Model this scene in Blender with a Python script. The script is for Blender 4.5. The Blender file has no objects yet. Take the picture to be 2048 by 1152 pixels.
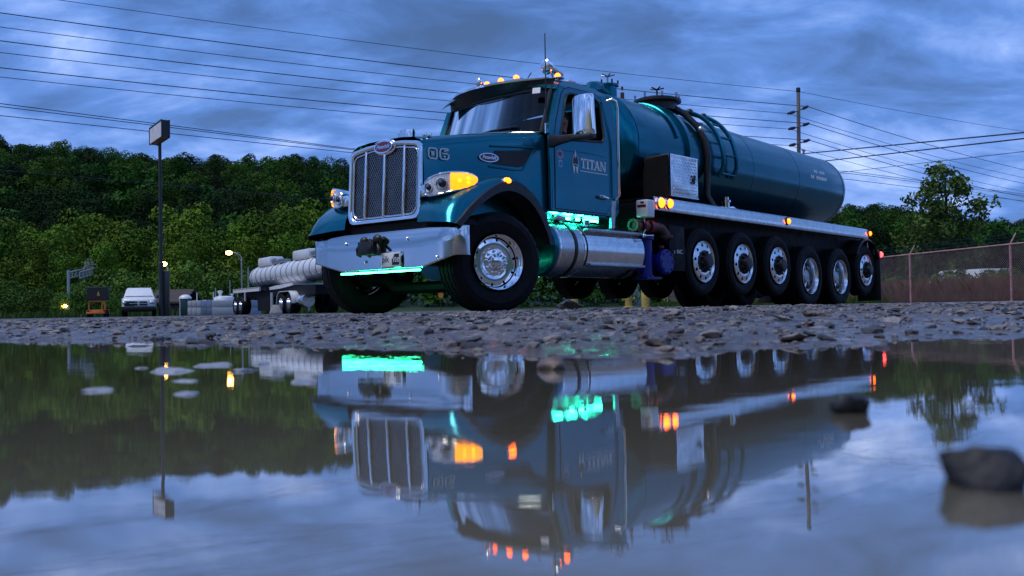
import bpy, bmesh, math, random
import numpy as np
from mathutils import Vector, Matrix, noise, Euler
R = math.radians
S = bpy.context.scene
COL = S.collection
random.seed(7)
rng = np.random.default_rng(11)

# ------------------------------------------------------------------ camera
CAM_H = 0.05
F_PX = 1948.0                       # focal length in pixels of a 2048 wide frame
cd = bpy.data.cameras.new("camera")
cd.sensor_width = 36.0
cd.lens = F_PX / 2048.0 * 36.0
cd.clip_start = 0.01
cd.clip_end = 6000
cd.dof.use_dof = True
cd.dof.focus_distance = 9.0
cd.dof.aperture_fstop = 12.0
cam = bpy.data.objects.new("camera", cd)
COL.objects.link(cam)
PITCH = math.atan(46.0 / F_PX)
ROLL = math.atan(0.0186)
_f = Vector((0, math.cos(PITCH), math.sin(PITCH)))
_u = Vector((0, -math.sin(PITCH), math.cos(PITCH)))
_r = Vector((1, 0, 0))
_r2 = _r * math.cos(ROLL) - _u * math.sin(ROLL)
_u2 = _u * math.cos(ROLL) + _r * math.sin(ROLL)
cam.matrix_world = Matrix(((_r2.x, _u2.x, -_f.x, 0), (_r2.y, _u2.y, -_f.y, 0), (_r2.z, _u2.z, -_f.z, CAM_H), (0, 0, 0, 1)))
S.camera = cam

def at(px, py, Y):
    "the point at distance Y (metres ahead) seen at a pixel of the 2048x1152 photograph"
    d = _f + (px - 1024) / F_PX * _r2 - (py - 576) / F_PX * _u2
    t = Y / d.y
    return Vector((d.x * t, d.y * t, CAM_H + d.z * t))

# ------------------------------------------------------------------ light
SUN_EL, SUN_AZ = R(62), R(240)      # azimuth clockwise from +Y: behind the camera, a little to its left
W = bpy.data.worlds.new("World")
S.world = W
W.use_nodes = True
nt = W.node_tree
nt.nodes.clear()
def nd(t, **kw):
    n = nt.nodes.new(t)
    for k, v in kw.items():
        setattr(n, k, v)
    return n
L = lambda a, b: nt.links.new(a, b)
w_out = nd("ShaderNodeOutputWorld")
w_bg = nd("ShaderNodeBackground")
w_bg.inputs[1].default_value = 0.1
sky = nd("ShaderNodeTexSky", sky_type='NISHITA', sun_disc=False, sun_elevation=R(6), sun_rotation=SUN_AZ)
sky.sun_elevation = SUN_EL
sky.air_density = 1.0
sky.dust_density = 0.6
sky.ozone_density = 3.0
tc = nd("ShaderNodeTexCoord")
sep = nd("ShaderNodeSeparateXYZ")
L(tc.outputs["Generated"], sep.inputs[0])
def mth(op, a, b=None, c=None):
    n = nd("ShaderNodeMath", operation=op)
    for i, v in enumerate((a, b, c)):
        if v is None: continue
        if isinstance(v, (int, float)): n.inputs[i].default_value = v
        else: L(v, n.inputs[i])
    return n.outputs[0]
zz = mth('ADD', mth('ABSOLUTE', sep.outputs[2]), 0.27)
comb = nd("ShaderNodeCombineXYZ")
L(mth('DIVIDE', sep.outputs[0], zz), comb.inputs[0])
L(mth('DIVIDE', sep.outputs[1], zz), comb.inputs[1])
def cloud(scale, detail, rough, dist, loc):
    mp = nd("ShaderNodeMapping")
    mp.inputs["Location"].default_value = loc
    mp.inputs["Rotation"].default_value = (0, 0, R(-24))
    mp.inputs["Scale"].default_value = (1.0, 1.5, 1)
    L(comb.outputs[0], mp.inputs[0])
    n = nd("ShaderNodeTexNoise")
    n.inputs["Scale"].default_value = scale
    n.inputs["Detail"].default_value = detail
    n.inputs["Roughness"].default_value = rough
    n.inputs["Distortion"].default_value = dist
    L(mp.outputs[0], n.inputs["Vector"])
    return n.outputs[0]
c1 = cloud(0.95, 9, 0.55, 0.35, (-5.7668, 9.8777, 2.8860))
c2 = cloud(3.2, 10, 0.58, 0.4, (2.3412, 16.1726, 0.9088))
mixv = mth('ADD', mth('MULTIPLY', c1, 0.56), mth('MULTIPLY', c2, 0.44))
ramp = nd("ShaderNodeValToRGB")
cr = ramp.color_ramp
cr.elements[0].position = 0.36
cr.elements[0].color = (0.040, 0.094, 0.245, 1)
cr.elements[1].position = 0.645
cr.elements[1].color = (0.50, 0.64, 1.02, 1)
for p, c in ((0.43, (0.062, 0.145, 0.38, 1)), (0.50, (0.108, 0.235, 0.60, 1)), (0.57, (0.225, 0.37, 0.79, 1))):
    e = cr.elements.new(p); e.color = c
L(mixv, ramp.inputs[0])
sc = nd("ShaderNodeVectorMath", operation='SCALE')
sc.inputs[3].default_value = 10.0
L(ramp.outputs[0], sc.inputs[0])
cover = nd("ShaderNodeMapRange")
cover.inputs[1].default_value = 0.36; cover.inputs[2].default_value = 0.50
cover.inputs[3].default_value = 0.84; cover.inputs[4].default_value = 1.0
L(mixv, cover.inputs[0])
mx = nd("ShaderNodeMix", data_type='RGBA')
L(cover.outputs[0], mx.inputs[0])
L(sky.outputs[0], mx.inputs[6])
L(sc.outputs[0], mx.inputs[7])
L(mx.outputs[2], w_bg.inputs[0])
L(w_bg.outputs[0], w_out.inputs[0])

sl = bpy.data.lights.new("sun", 'SUN')
sl.energy = 1.5
sl.angle = R(26)
sl.color = (1.0, 0.93, 0.82)
so = bpy.data.objects.new("sun", sl)
COL.objects.link(so)
_sd = Vector((math.sin(SUN_AZ) * math.cos(SUN_EL), math.cos(SUN_AZ) * math.cos(SUN_EL), math.sin(SUN_EL)))
so.rotation_euler = _sd.to_track_quat('Z', 'Y').to_euler()
so.location = (0, -20, 30)

vs = S.view_settings
vs.view_transform = 'Standard'
vs.look = 'None'
vs.exposure = 0.34
vs.gamma = 1.0
vs.use_curve_mapping = False
S.cycles.use_denoising = True
S.cycles.max_bounces = 10
S.cycles.glossy_bounces = 6
S.cycles.sample_clamp_indirect = 4.0
S.cycles.caustics_reflective = False
S.cycles.caustics_refractive = False

# ------------------------------------------------------------------ helpers
def prop(o, label=None, cat=None, group=None, kind=None):
    if label: o['label'] = label
    if cat: o['category'] = cat
    if group: o['group'] = group
    if kind: o['kind'] = kind
    return o

def thing(name, label, cat, loc=(0, 0, 0), rz=0.0, group=None):
    o = bpy.data.objects.new(name, None)
    COL.objects.link(o)
    o.empty_display_size = 0.2
    o.location = loc
    o.rotation_euler = (0, 0, rz)
    return prop(o, label, cat, group)

def put(name, mesh, parent=None):
    o = bpy.data.objects.new(name, mesh)
    COL.objects.link(o)
    if parent is not None: o.parent = parent
    return o

def copy_tree(o, parent=None):
    c = o.copy(); COL.objects.link(c)
    if parent is not None: c.parent = parent
    for ch in [x for x in o.children]:
        copy_tree(ch, c)
    return c

class MB:
    "collects shapes into one mesh"
    def __init__(s):
        s.v = []; s.f = []; s.M = Matrix.Identity(4)
    def add(s, vs_, fs_):
        n = len(s.v)
        s.v += [tuple(s.M @ Vector(p)) for p in vs_]
        s.f += [tuple(i + n for i in f) for f in fs_]
        return s
    def box(s, c, d, rot=None):
        x, y, z = d[0] / 2, d[1] / 2, d[2] / 2
        p = [Vector((i * x, j * y, k * z)) for i in (-1, 1) for j in (-1, 1) for k in (-1, 1)]
        if rot is not None:
            m = Euler(rot).to_matrix(); p = [m @ q for q in p]
        c = Vector(c)
        return s.add([c + q for q in p], [(0, 1, 3, 2), (4, 6, 7, 5), (0, 4, 5, 1), (2, 3, 7, 6), (0, 2, 6, 4), (1, 5, 7, 3)])
    def bar(s, a, b, w, h=None):
        "square bar from a to b"
        return s.tube([a, b], w / 2 * 1.414, 4) if h is None else s._bar(a, b, w, h)
    def _bar(s, a, b, w, h):
        a = Vector(a); b = Vector(b); d = (b - a).normalized()
        up = Vector((0, 0, 1)) if abs(d.z) < 0.95 else Vector((0, 1, 0))
        sx = d.cross(up).normalized() * w / 2; sz = sx.normalized().cross(d).normalized() * h / 2
        p = [e + i * sx + j * sz for e in (a, b) for i, j in ((-1, -1), (1, -1), (1, 1), (-1, 1))]
        return s.add(p, [(3, 2, 1, 0), (4, 5, 6, 7), (0, 1, 5, 4), (1, 2, 6, 5), (2, 3, 7, 6), (3, 0, 4, 7)])
    def tube(s, path, r, n=10, cap=True):
        P = [Vector(p) for p in path]
        rr = r if isinstance(r, (list, tuple)) else [r] * len(P)
        rings = []; prev = None
        for i, p in enumerate(P):
            t = (P[min(i + 1, len(P) - 1)] - P[max(i - 1, 0)]).normalized()
            if prev is None:
                a = Vector((0, 0, 1)) if abs(t.z) < 0.9 else Vector((1, 0, 0))
                nx = t.cross(a).normalized()
            else:
                nx = (prev - t * prev.dot(t)).normalized()
            prev = nx; ny = t.cross(nx)
            rings.append([p + rr[i] * (math.cos(2 * math.pi * (k + .5) / n) * nx + math.sin(2 * math.pi * (k + .5) / n) * ny) for k in range(n)])
        return s.loft(rings, True, cap)
    def loft(s, rings, closed=True, cap=False):
        m = len(rings[0]); vs_ = [p for r_ in rings for p in r_]; fs_ = []
        for i in range(len(rings) - 1):
            for k in range(m if closed else m - 1):
                k2 = (k + 1) % m
                fs_.append((i * m + k, i * m + k2, (i + 1) * m + k2, (i + 1) * m + k))
        if cap:
            fs_.append(tuple(range(m - 1, -1, -1))); b = (len(rings) - 1) * m
            fs_.append(tuple(range(b, b + m)))
        return s.add(vs_, fs_)
    def lathe(s, prof, n=32, axis='y', c=(0, 0, 0), cap=False):
        "profile of (radius, along)"
        c = Vector(c); rings = []
        for r_, a in prof:
            ring = []
            for k in range(n):
                t = 2 * math.pi * k / n; u, w = r_ * math.cos(t), r_ * math.sin(t)
                ring.append(c + (Vector((u, a, w)) if axis == 'y' else Vector((a, u, w)) if axis == 'x' else Vector((u, w, a))))
            rings.append(ring)
        return s.loft(rings, True, cap)
    def prism(s, poly, a, b, axis='y'):
        "polygon extruded from a to b: axis y -> poly is (x,z), x -> (y,z), z -> (x,y)"
        m = len(poly)
        g = (lambda p, t: (p[0], t, p[1])) if axis == 'y' else (lambda p, t: (t, p[0], p[1])) if axis == 'x' else (lambda p, t: (p[0], p[1], t))
        return s.add([g(p, a) for p in poly] + [g(p, b) for p in poly],
                     [tuple(range(m)), tuple(range(2 * m - 1, m - 1, -1))] + [(i, i + m, (i + 1) % m + m, (i + 1) % m) for i in range(m)])
    def ball(s, c, r, n=12, m=8, half=False):
        rx, ry, rz = r if isinstance(r, (tuple, list)) else (r, r, r)
        c = Vector(c); rings = []
        a0 = 0 if half else -math.pi / 2
        for i in range(m + 1):
            a = a0 + (math.pi / 2 - a0) * i / m; q = max(math.cos(a), 1e-3)
            rings.append([c + Vector((rx * q * math.cos(2 * math.pi * k / n), ry * q * math.sin(2 * math.pi * k / n), rz * math.sin(a))) for k in range(n)])
        return s.loft(rings, True, True)
    def grid(s, fn, nu, nv):
        p = [fn(i / nu, j / nv) for i in range(nu + 1) for j in range(nv + 1)]
        return s.add(p, [(i * (nv + 1) + j, (i + 1) * (nv + 1) + j, (i + 1) * (nv + 1) + j + 1, i * (nv + 1) + j + 1) for i in range(nu) for j in range(nv)])
    def ring(s, outer, inner, fy, k=3):
        "face between two star-shaped outlines in (x,z), pushed to y = fy(x,z)"
        n = 72
        cx = sum(p[0] for p in inner) / len(inner); cz = sum(p[1] for p in inner) / len(inner)
        def hit(poly, an):
            dx, dz = math.cos(an), math.sin(an); best = 0
            for i in range(len(poly)):
                x1, z1 = poly[i][0] - cx, poly[i][1] - cz; x2, z2 = poly[(i + 1) % len(poly)][0] - cx, poly[(i + 1) % len(poly)][1] - cz
                ex, ez = x2 - x1, z2 - z1; den = dx * ez - dz * ex
                if abs(den) < 1e-9: continue
                t = (x1 * ez - z1 * ex) / den; u = (x1 * dz - z1 * dx) / den
                if t > 0 and -1e-6 <= u <= 1 + 1e-6: best = max(best, t)
            return best
        ans = sorted(set([2 * math.pi * i / n for i in range(n)] + [math.atan2(p[1] - cz, p[0] - cx) % (2 * math.pi) for p in list(outer) + list(inner)]))
        rings = []
        for j in range(k + 1):
            ring = []
            for an in ans:
                a, b = hit(outer, an), hit(inner, an); t = a + (b - a) * j / k
                x, z = cx + t * math.cos(an), cz + t * math.sin(an); ring.append((x, fy(x, z), z))
            rings.append(ring)
        return s.loft(rings, True, False)
    def mesh(s, name, mat, bevel=0.0, sharp=38, solid=0.0, recalc=True, segs=2):
        me = bpy.data.meshes.new(name)
        me.from_pydata([tuple(p) for p in s.v], [], s.f)
        if bevel or solid or recalc:
            bm = bmesh.new(); bm.from_mesh(me)
            bmesh.ops.remove_doubles(bm, verts=bm.verts, dist=1e-5)
            if recalc: bmesh.ops.recalc_face_normals(bm, faces=bm.faces)
            if solid: bmesh.ops.solidify(bm, geom=bm.faces[:], thickness=solid)
            if bevel:
                ed = [e for e in bm.edges if len(e.link_faces) == 2 and e.calc_face_angle(0) > 0.6]
                bmesh.ops.bevel(bm, geom=ed, offset=bevel, segments=segs, profile=0.5, affect='EDGES', clamp_overlap=True)
            bm.to_mesh(me); bm.free()
        me.polygons.foreach_set("use_smooth", [True] * len(me.polygons))
        me.set_sharp_from_angle(angle=R(sharp))
        if mat is not None: me.materials.append(mat)
        me.update()
        return me
    def build(s, name, mat, parent=None, **kw):
        return put(name, s.mesh(name, mat, **kw), parent)

def arc(cx, cz, r_, a0, a1, n):
    return [(cx + r_ * math.cos(R(a0 + (a1 - a0) * i / n)), cz + r_ * math.sin(R(a0 + (a1 - a0) * i / n))) for i in range(n + 1)]
def lerp_tab(tab, x):
    if x <= tab[0][0]: return tab[0][1]
    for (a, b), (c, d) in zip(tab, tab[1:]):
        if x <= c: return b + (d - b) * (x - a) / (c - a)
    return tab[-1][1]
def sstep(a, b, x):
    t = min(1, max(0, (x - a) / (b - a))); return t * t * (3 - 2 * t)

# ------------------------------------------------------------------ materials
def mat(name, col, rough=0.5, metal=0.0, var=0.15, scale=6.0, bump=0.0, bscale=40.0, coat=0.0, spec=0.5, rvar=0.1, col2=None, emit=None, estr=0.0, alpha=1.0, trans=0.0, ior=1.5, obvar=0.0):
    m = bpy.data.materials.new(name); m.use_nodes = True
    t = m.node_tree; b = t.nodes["Principled BSDF"]; lk = t.links.new
    b.inputs["Roughness"].default_value = rough
    b.inputs["Metallic"].default_value = metal
    b.inputs["Specular IOR Level"].default_value = spec
    b.inputs["IOR"].default_value = ior
    b.inputs["Coat Weight"].default_value = coat
    b.inputs["Coat Roughness"].default_value = 0.04
    b.inputs["Alpha"].default_value = alpha
    b.inputs["Transmission Weight"].default_value = trans
    tcn = t.nodes.new("ShaderNodeTexCoord")
    n = t.nodes.new("ShaderNodeTexNoise"); n.inputs["Scale"].default_value = scale; n.inputs["Detail"].default_value = 6; n.inputs["Roughness"].default_value = 0.65
    lk(tcn.outputs["Object"], n.inputs["Vector"])
    rp = t.nodes.new("ShaderNodeValToRGB")
    c2 = col2 if col2 else tuple(c * (1 - var) for c in col)
    c1_ = col if col2 else tuple(min(1, c * (1 + var)) for c in col)
    rp.color_ramp.elements[0].position = 0.36; rp.color_ramp.elements[0].color = (*c2, 1)
    rp.color_ramp.elements[1].position = 0.64; rp.color_ramp.elements[1].color = (*c1_, 1)
    lk(n.outputs[0], rp.inputs[0])
    outc = rp.outputs[0]
    if obvar:
        oi = t.nodes.new("ShaderNodeObjectInfo"); hs = t.nodes.new("ShaderNodeHueSaturation")
        mr = t.nodes.new("ShaderNodeMapRange"); mr.inputs[3].default_value = 1 - obvar; mr.inputs[4].default_value = 1 + obvar
        lk(oi.outputs["Random"], mr.inputs[0]); lk(mr.outputs[0], hs.inputs["Value"])
        m2 = t.nodes.new("ShaderNodeMapRange"); m2.inputs[3].default_value = 0.5 - obvar * .05; m2.inputs[4].default_value = 0.5 + obvar * .04
        m3 = t.nodes.new("ShaderNodeMath"); m3.operation = 'FRACT'; m4 = t.nodes.new("ShaderNodeMath"); m4.operation = 'MULTIPLY'; m4.inputs[1].default_value = 7.3
        lk(oi.outputs["Random"], m4.inputs[0]); lk(m4.outputs[0], m3.inputs[0]); lk(m3.outputs[0], m2.inputs[0]); lk(m2.outputs[0], hs.inputs["Hue"])
        lk(outc, hs.inputs["Color"]); outc = hs.outputs[0]
    lk(outc, b.inputs["Base Color"])
    if rvar:
        n2 = t.nodes.new("ShaderNodeTexNoise"); n2.inputs["Scale"].default_value = scale * 2.3; n2.inputs["Detail"].default_value = 5
        lk(tcn.outputs["Object"], n2.inputs["Vector"])
        mr = t.nodes.new("ShaderNodeMapRange"); mr.inputs[1].default_value = 0.3; mr.inputs[2].default_value = 0.7
        mr.inputs[3].default_value = max(0.0, rough - rvar); mr.inputs[4].default_value = min(1, rough + rvar)
        lk(n2.outputs[0], mr.inputs[0]); lk(mr.outputs[0], b.inputs["Roughness"])
    if bump:
        n3 = t.nodes.new("ShaderNodeTexNoise"); n3.inputs["Scale"].default_value = bscale; n3.inputs["Detail"].default_value = 5
        lk(tcn.outputs["Object"], n3.inputs["Vector"])
        bp = t.nodes.new("ShaderNodeBump"); bp.inputs["Strength"].default_value = bump; bp.inputs["Distance"].default_value = 0.02
        lk(n3.outputs[0], bp.inputs["Height"]); lk(bp.outputs[0], b.inputs["Normal"])
    if emit:
        b.inputs["Emission Color"].default_value = (*emit, 1); b.inputs["Emission Strength"].default_value = estr
    return m

M = {}
M['bumper_chrome'] = mat('bumper_chrome', (0.60, 0.61, 0.62), 0.11, 1.0, 0.03, 2, rvar=0.02)
M['reflector'] = mat('silvered_reflector', (0.82, 0.80, 0.84), 0.25, 0.35, 0.2, 25)
M['steel_dark'] = mat('dark_brushed_steel', (0.10, 0.10, 0.105), 0.35, 0.8, 0.2, 5)
M['sign_face'] = mat('weathered_white_sign', (0.72, 0.70, 0.73), 0.5, 0, 0.14, 1.6)
M['teal'] = mat("teal_paint", (0.001, 0.150, 0.210), 0.24, 0.78, 0.08, 1.5, coat=0.35, rvar=0.04, spec=0.3)
M['teal_tank'] = mat("teal_tank_paint", (0.001, 0.150, 0.205), 0.22, 0.85, 0.10, 1.2, coat=0.12, rvar=0.06, bump=0.02, bscale=3, spec=0.3)
M['chrome'] = mat("chrome", (0.92, 0.92, 0.93), 0.07, 1.0, 0.06, 5, rvar=0.05)
M['polished'] = mat("polished_aluminium", (0.84, 0.85, 0.86), 0.16, 1.0, 0.10, 8, rvar=0.08)
M['steel'] = mat("brushed_steel", (0.42, 0.43, 0.45), 0.32, 1.0, 0.15, 7, rvar=0.1)
M['black'] = mat("black_plastic", (0.012, 0.012, 0.013), 0.42, 0, 0.2, 8)
M['frame'] = mat("black_chassis", (0.005, 0.005, 0.006), 0.6, 0, 0.3, 4, spec=0.2)
M['rubber'] = mat("tyre_rubber", (0.0045, 0.0045, 0.006), 0.66, 0, 0.25, 9, bump=0.15, bscale=60, spec=0.2)
def thin_glass(name, tint):
    m = bpy.data.materials.new(name); m.use_nodes = True; t = m.node_tree; t.nodes.clear()
    o = t.nodes.new("ShaderNodeOutputMaterial"); mx_ = t.nodes.new("ShaderNodeMixShader"); tr = t.nodes.new("ShaderNodeBsdfTransparent"); gl = t.nodes.new("ShaderNodeBsdfGlossy"); fr = t.nodes.new("ShaderNodeFresnel")
    tr.inputs[0].default_value = (*tint, 1); gl.inputs["Roughness"].default_value = 0.02; fr.inputs[0].default_value = 1.32
    n = t.nodes.new("ShaderNodeTexNoise"); n.inputs["Scale"].default_value = 2.0; bp = t.nodes.new("ShaderNodeBump"); bp.inputs["Strength"].default_value = 0.03; t.links.new(n.outputs[0], bp.inputs["Height"]); t.links.new(bp.outputs[0], gl.inputs["Normal"])
    t.links.new(fr.outputs[0], mx_.inputs[0]); t.links.new(tr.outputs[0], mx_.inputs[1]); t.links.new(gl.outputs[0], mx_.inputs[2]); t.links.new(mx_.outputs[0], o.inputs[0]); return m
M['glass'] = thin_glass("window_glass", (0.62, 0.70, 0.70))
M['cabin'] = mat("cab_interior", (0.022, 0.020, 0.020), 0.8, 0, 0.25, 8)
M['skin'] = mat("skin", (0.60, 0.34, 0.25), 0.55, 0, 0.1, 9)
M['cloth'] = mat("dark_cloth", (0.04, 0.045, 0.06), 0.9, 0, 0.3, 12)
M['hair'] = mat("dark_hair", (0.03, 0.018, 0.012), 0.6, 0, 0.3, 20)
M['amber'] = mat("amber_lamp", (0.8, 0.30, 0.03), 0.25, emit=(1.0, 0.095, 0.002), estr=9, var=0.05, rvar=0)
M['amber_dim'] = mat("amber_lens", (0.8, 0.38, 0.03), 0.15, emit=(1.0, 0.29, 0.004), estr=1.7, var=0.25, scale=30, rvar=0)
M['amber_side'] = mat("amber_clearance_lens", (0.8, 0.30, 0.03), 0.25, emit=(1.0, 0.095, 0.002), estr=7.5, var=0.05, rvar=0)
M['red_lamp'] = mat("red_lamp", (0.6, 0.02, 0.02), 0.2, emit=(1.0, 0.03, 0.03), estr=9, rvar=0)
M['green_lamp'] = mat("green_led", (0.3, 0.9, 0.6), 0.3, emit=(0.02, 1.0, 0.55), estr=48, var=0.02, rvar=0)
M['green_front'] = mat("green_led_strip", (0.3, 0.9, 0.6), 0.3, emit=(0.025, 1.0, 0.38), estr=26, var=0.02, rvar=0)
M['sodium'] = mat("street_lamp_glow", (1, 0.7, 0.4), 0.3, emit=(1.0, 0.46, 0.10), estr=22, rvar=0)
M['white'] = mat("white_paint", (0.78, 0.79, 0.80), 0.3, 0, 0.05, 3, coat=0.4)
M['lens'] = mat("clear_lens", (0.9, 0.9, 0.92), 0.05, 0, 0, 2, rvar=0, trans=1.0, ior=1.4)
M['red'] = mat("red_enamel", (0.16, 0.004, 0.016), 0.25, 0, 0.1, 6, coat=0.6)
M['red_iron'] = mat("red_cast_iron", (0.15, 0.02, 0.014), 0.45, 0, 0.3, 10, bump=0.2)
M['blue'] = mat("blue_cast_iron", (0.005, 0.014, 0.22), 0.4, 0, 0.25, 9, bump=0.15)
M['rust'] = mat("brown_pipe", (0.10, 0.055, 0.045), 0.55, 0.2, 0.3, 9, bump=0.2)
M['wood'] = mat("weathered_pole_wood", (0.22, 0.20, 0.185), 0.85, 0, 0.25, 5, bump=0.3, bscale=20)
M['dark_steel'] = mat("dark_painted_steel", (0.022, 0.026, 0.028), 0.5, 0, 0.25, 5)
M['galv'] = mat("galvanised_steel", (0.40, 0.42, 0.44), 0.45, 0.6, 0.2, 8)
M['pink_rail'] = mat("faded_pink_rail", (0.46, 0.23, 0.24), 0.6, 0.1, 0.25, 5)
M['wire'] = mat("wire_cable", (0.02, 0.045, 0.10), 0.6, 0, 0.1, 4)
M['link'] = mat("chain_link_wire", (0.22, 0.16, 0.16), 0.55, 0.3, 0.3, 3)
M['orange'] = mat("orange_paint", (0.55, 0.17, 0.035), 0.5, 0, 0.25, 5)
M['concrete'] = mat("concrete_block", (0.44, 0.46, 0.48), 0.85, 0, 0.18, 3, bump=0.3, bscale=14)
M['yellow'] = mat("yellow_paint", (0.42, 0.31, 0.06), 0.55, 0, 0.2, 6)
M['bark'] = mat("bark", (0.05, 0.04, 0.03), 0.9, 0, 0.3, 8, bump=0.5)
# ------------------------------------------------------------------ ground, puddle, hillside
SHORE = [(-60, 30), (-6, 6.5), (-3, 3.5), (-1.9, 2.75), (-1.31, 2.45), (-0.8, 1.95), (-0.4, 1.62), (-0.15, 1.30), (0, 1.20), (0.145, 1.05), (0.325, 1.12), (0.45, 1.30), (0.57, 1.45), (0.74, 1.5), (1.6, 1.9), (6, 4), (60, 30)]
def nz(x, y, s, k=0.0):
    return noise.noise(Vector((x * s + k, y * s - k, k * 1.7)))
def shore_d(x, y):
    "roughly the distance beyond the puddle's edge (negative over water)"
    w = 0.10 * nz(x, y, 2.2, 3) + 0.06 * nz(x, y, 6.5, 9) + 0.03 * nz(x, y, 17, 5)
    return (y - lerp_tab(SHORE, x)) * 0.8 + w * min(1.6, max(0.4, y))
def hill_h(x, y):
    Hr = lerp_tab([(-700, 80), (-400, 70), (-189, 52), (-128, 45), (-86, 45), (-60, 41), (0, 33), (70, 27), (125, 22), (189, 14), (300, 11), (700, 14)], x / max(y, 60) * 360)
    s = (y - 165) / (360 - 165)
    if s <= 0: return 0.0
    e = min(s, 1.0)
    h = Hr * (0.30 * e + 0.70 * e * e * (3 - 2 * e)) if s < 1 else Hr - (y - 360) * 0.02
    return max(0, h + min(1, s * 3) * (4.0 * nz(x, y, 0.012, 2) + 1.5 * nz(x, y, 0.04, 7)))
def ground_h(x, y):
    d = math.hypot(x, y)
    if y > 165 or (d > 200 and y > 0): return 0.15 + hill_h(x, y)
    if y < -40: return 0.15 + 62 * sstep(-55, -200, y) * (1 + .25 * nz(x, y, .02, 3)) * 1.0 + min(1, max(0, (-y - 60) / 60)) * 5 * nz(x, y, .06, 5)  # unseen ridge behind the camera, added to darken reflections in chrome and paint
    s = shore_d(x, y) if y > 0.3 else -1
    base = -0.035 if s < -0.4 else -0.035 + 0.035 * sstep(-0.4, 0.0, s) + 0.030 * sstep(0.0, 1.1, s) + 0.006 * sstep(1, 5, s)
    base += 0.0020 * max(0, min(d, 90) - 14) * sstep(14, 30, d)
    rough = sstep(-0.3, 0.25, s) * (1 - 0.75 * sstep(9, 20, d))
    fa = 1 - sstep(9, 25, d)
    base += rough * (0.011 * nz(x, y, 0.9, 1) + 0.009 * nz(x, y, 2.6, 4) + fa * (0.006 * nz(x, y, 8, 6) + 0.005 * nz(x, y, 23, 8) + 0.004 * nz(x, y, 55, 8)))
    # the crown of gravel between the puddle and the truck on the right
    if d < 14: base += 0.012 * math.exp(-((x - 1.6) / 1.5) ** 2 - ((y - 5.0) / 2.0) ** 2)
    # truck stands on a rolled flat patch
    if 5 < d < 26:
        u = (x + 1.008) * 0.652 + (y - 11.387) * 0.758; v = (x + 1.008) * 0.758 - (y - 11.387) * 0.652
        k = sstep(2.6, 1.5, abs(v)) if False else (1 - sstep(1.5, 2.4, abs(v))) * (1 - sstep(12, 14, u)) * sstep(-2.0, -0.9, u)
        base = base * (1 - k) + 0.033 * k
    return base

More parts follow.
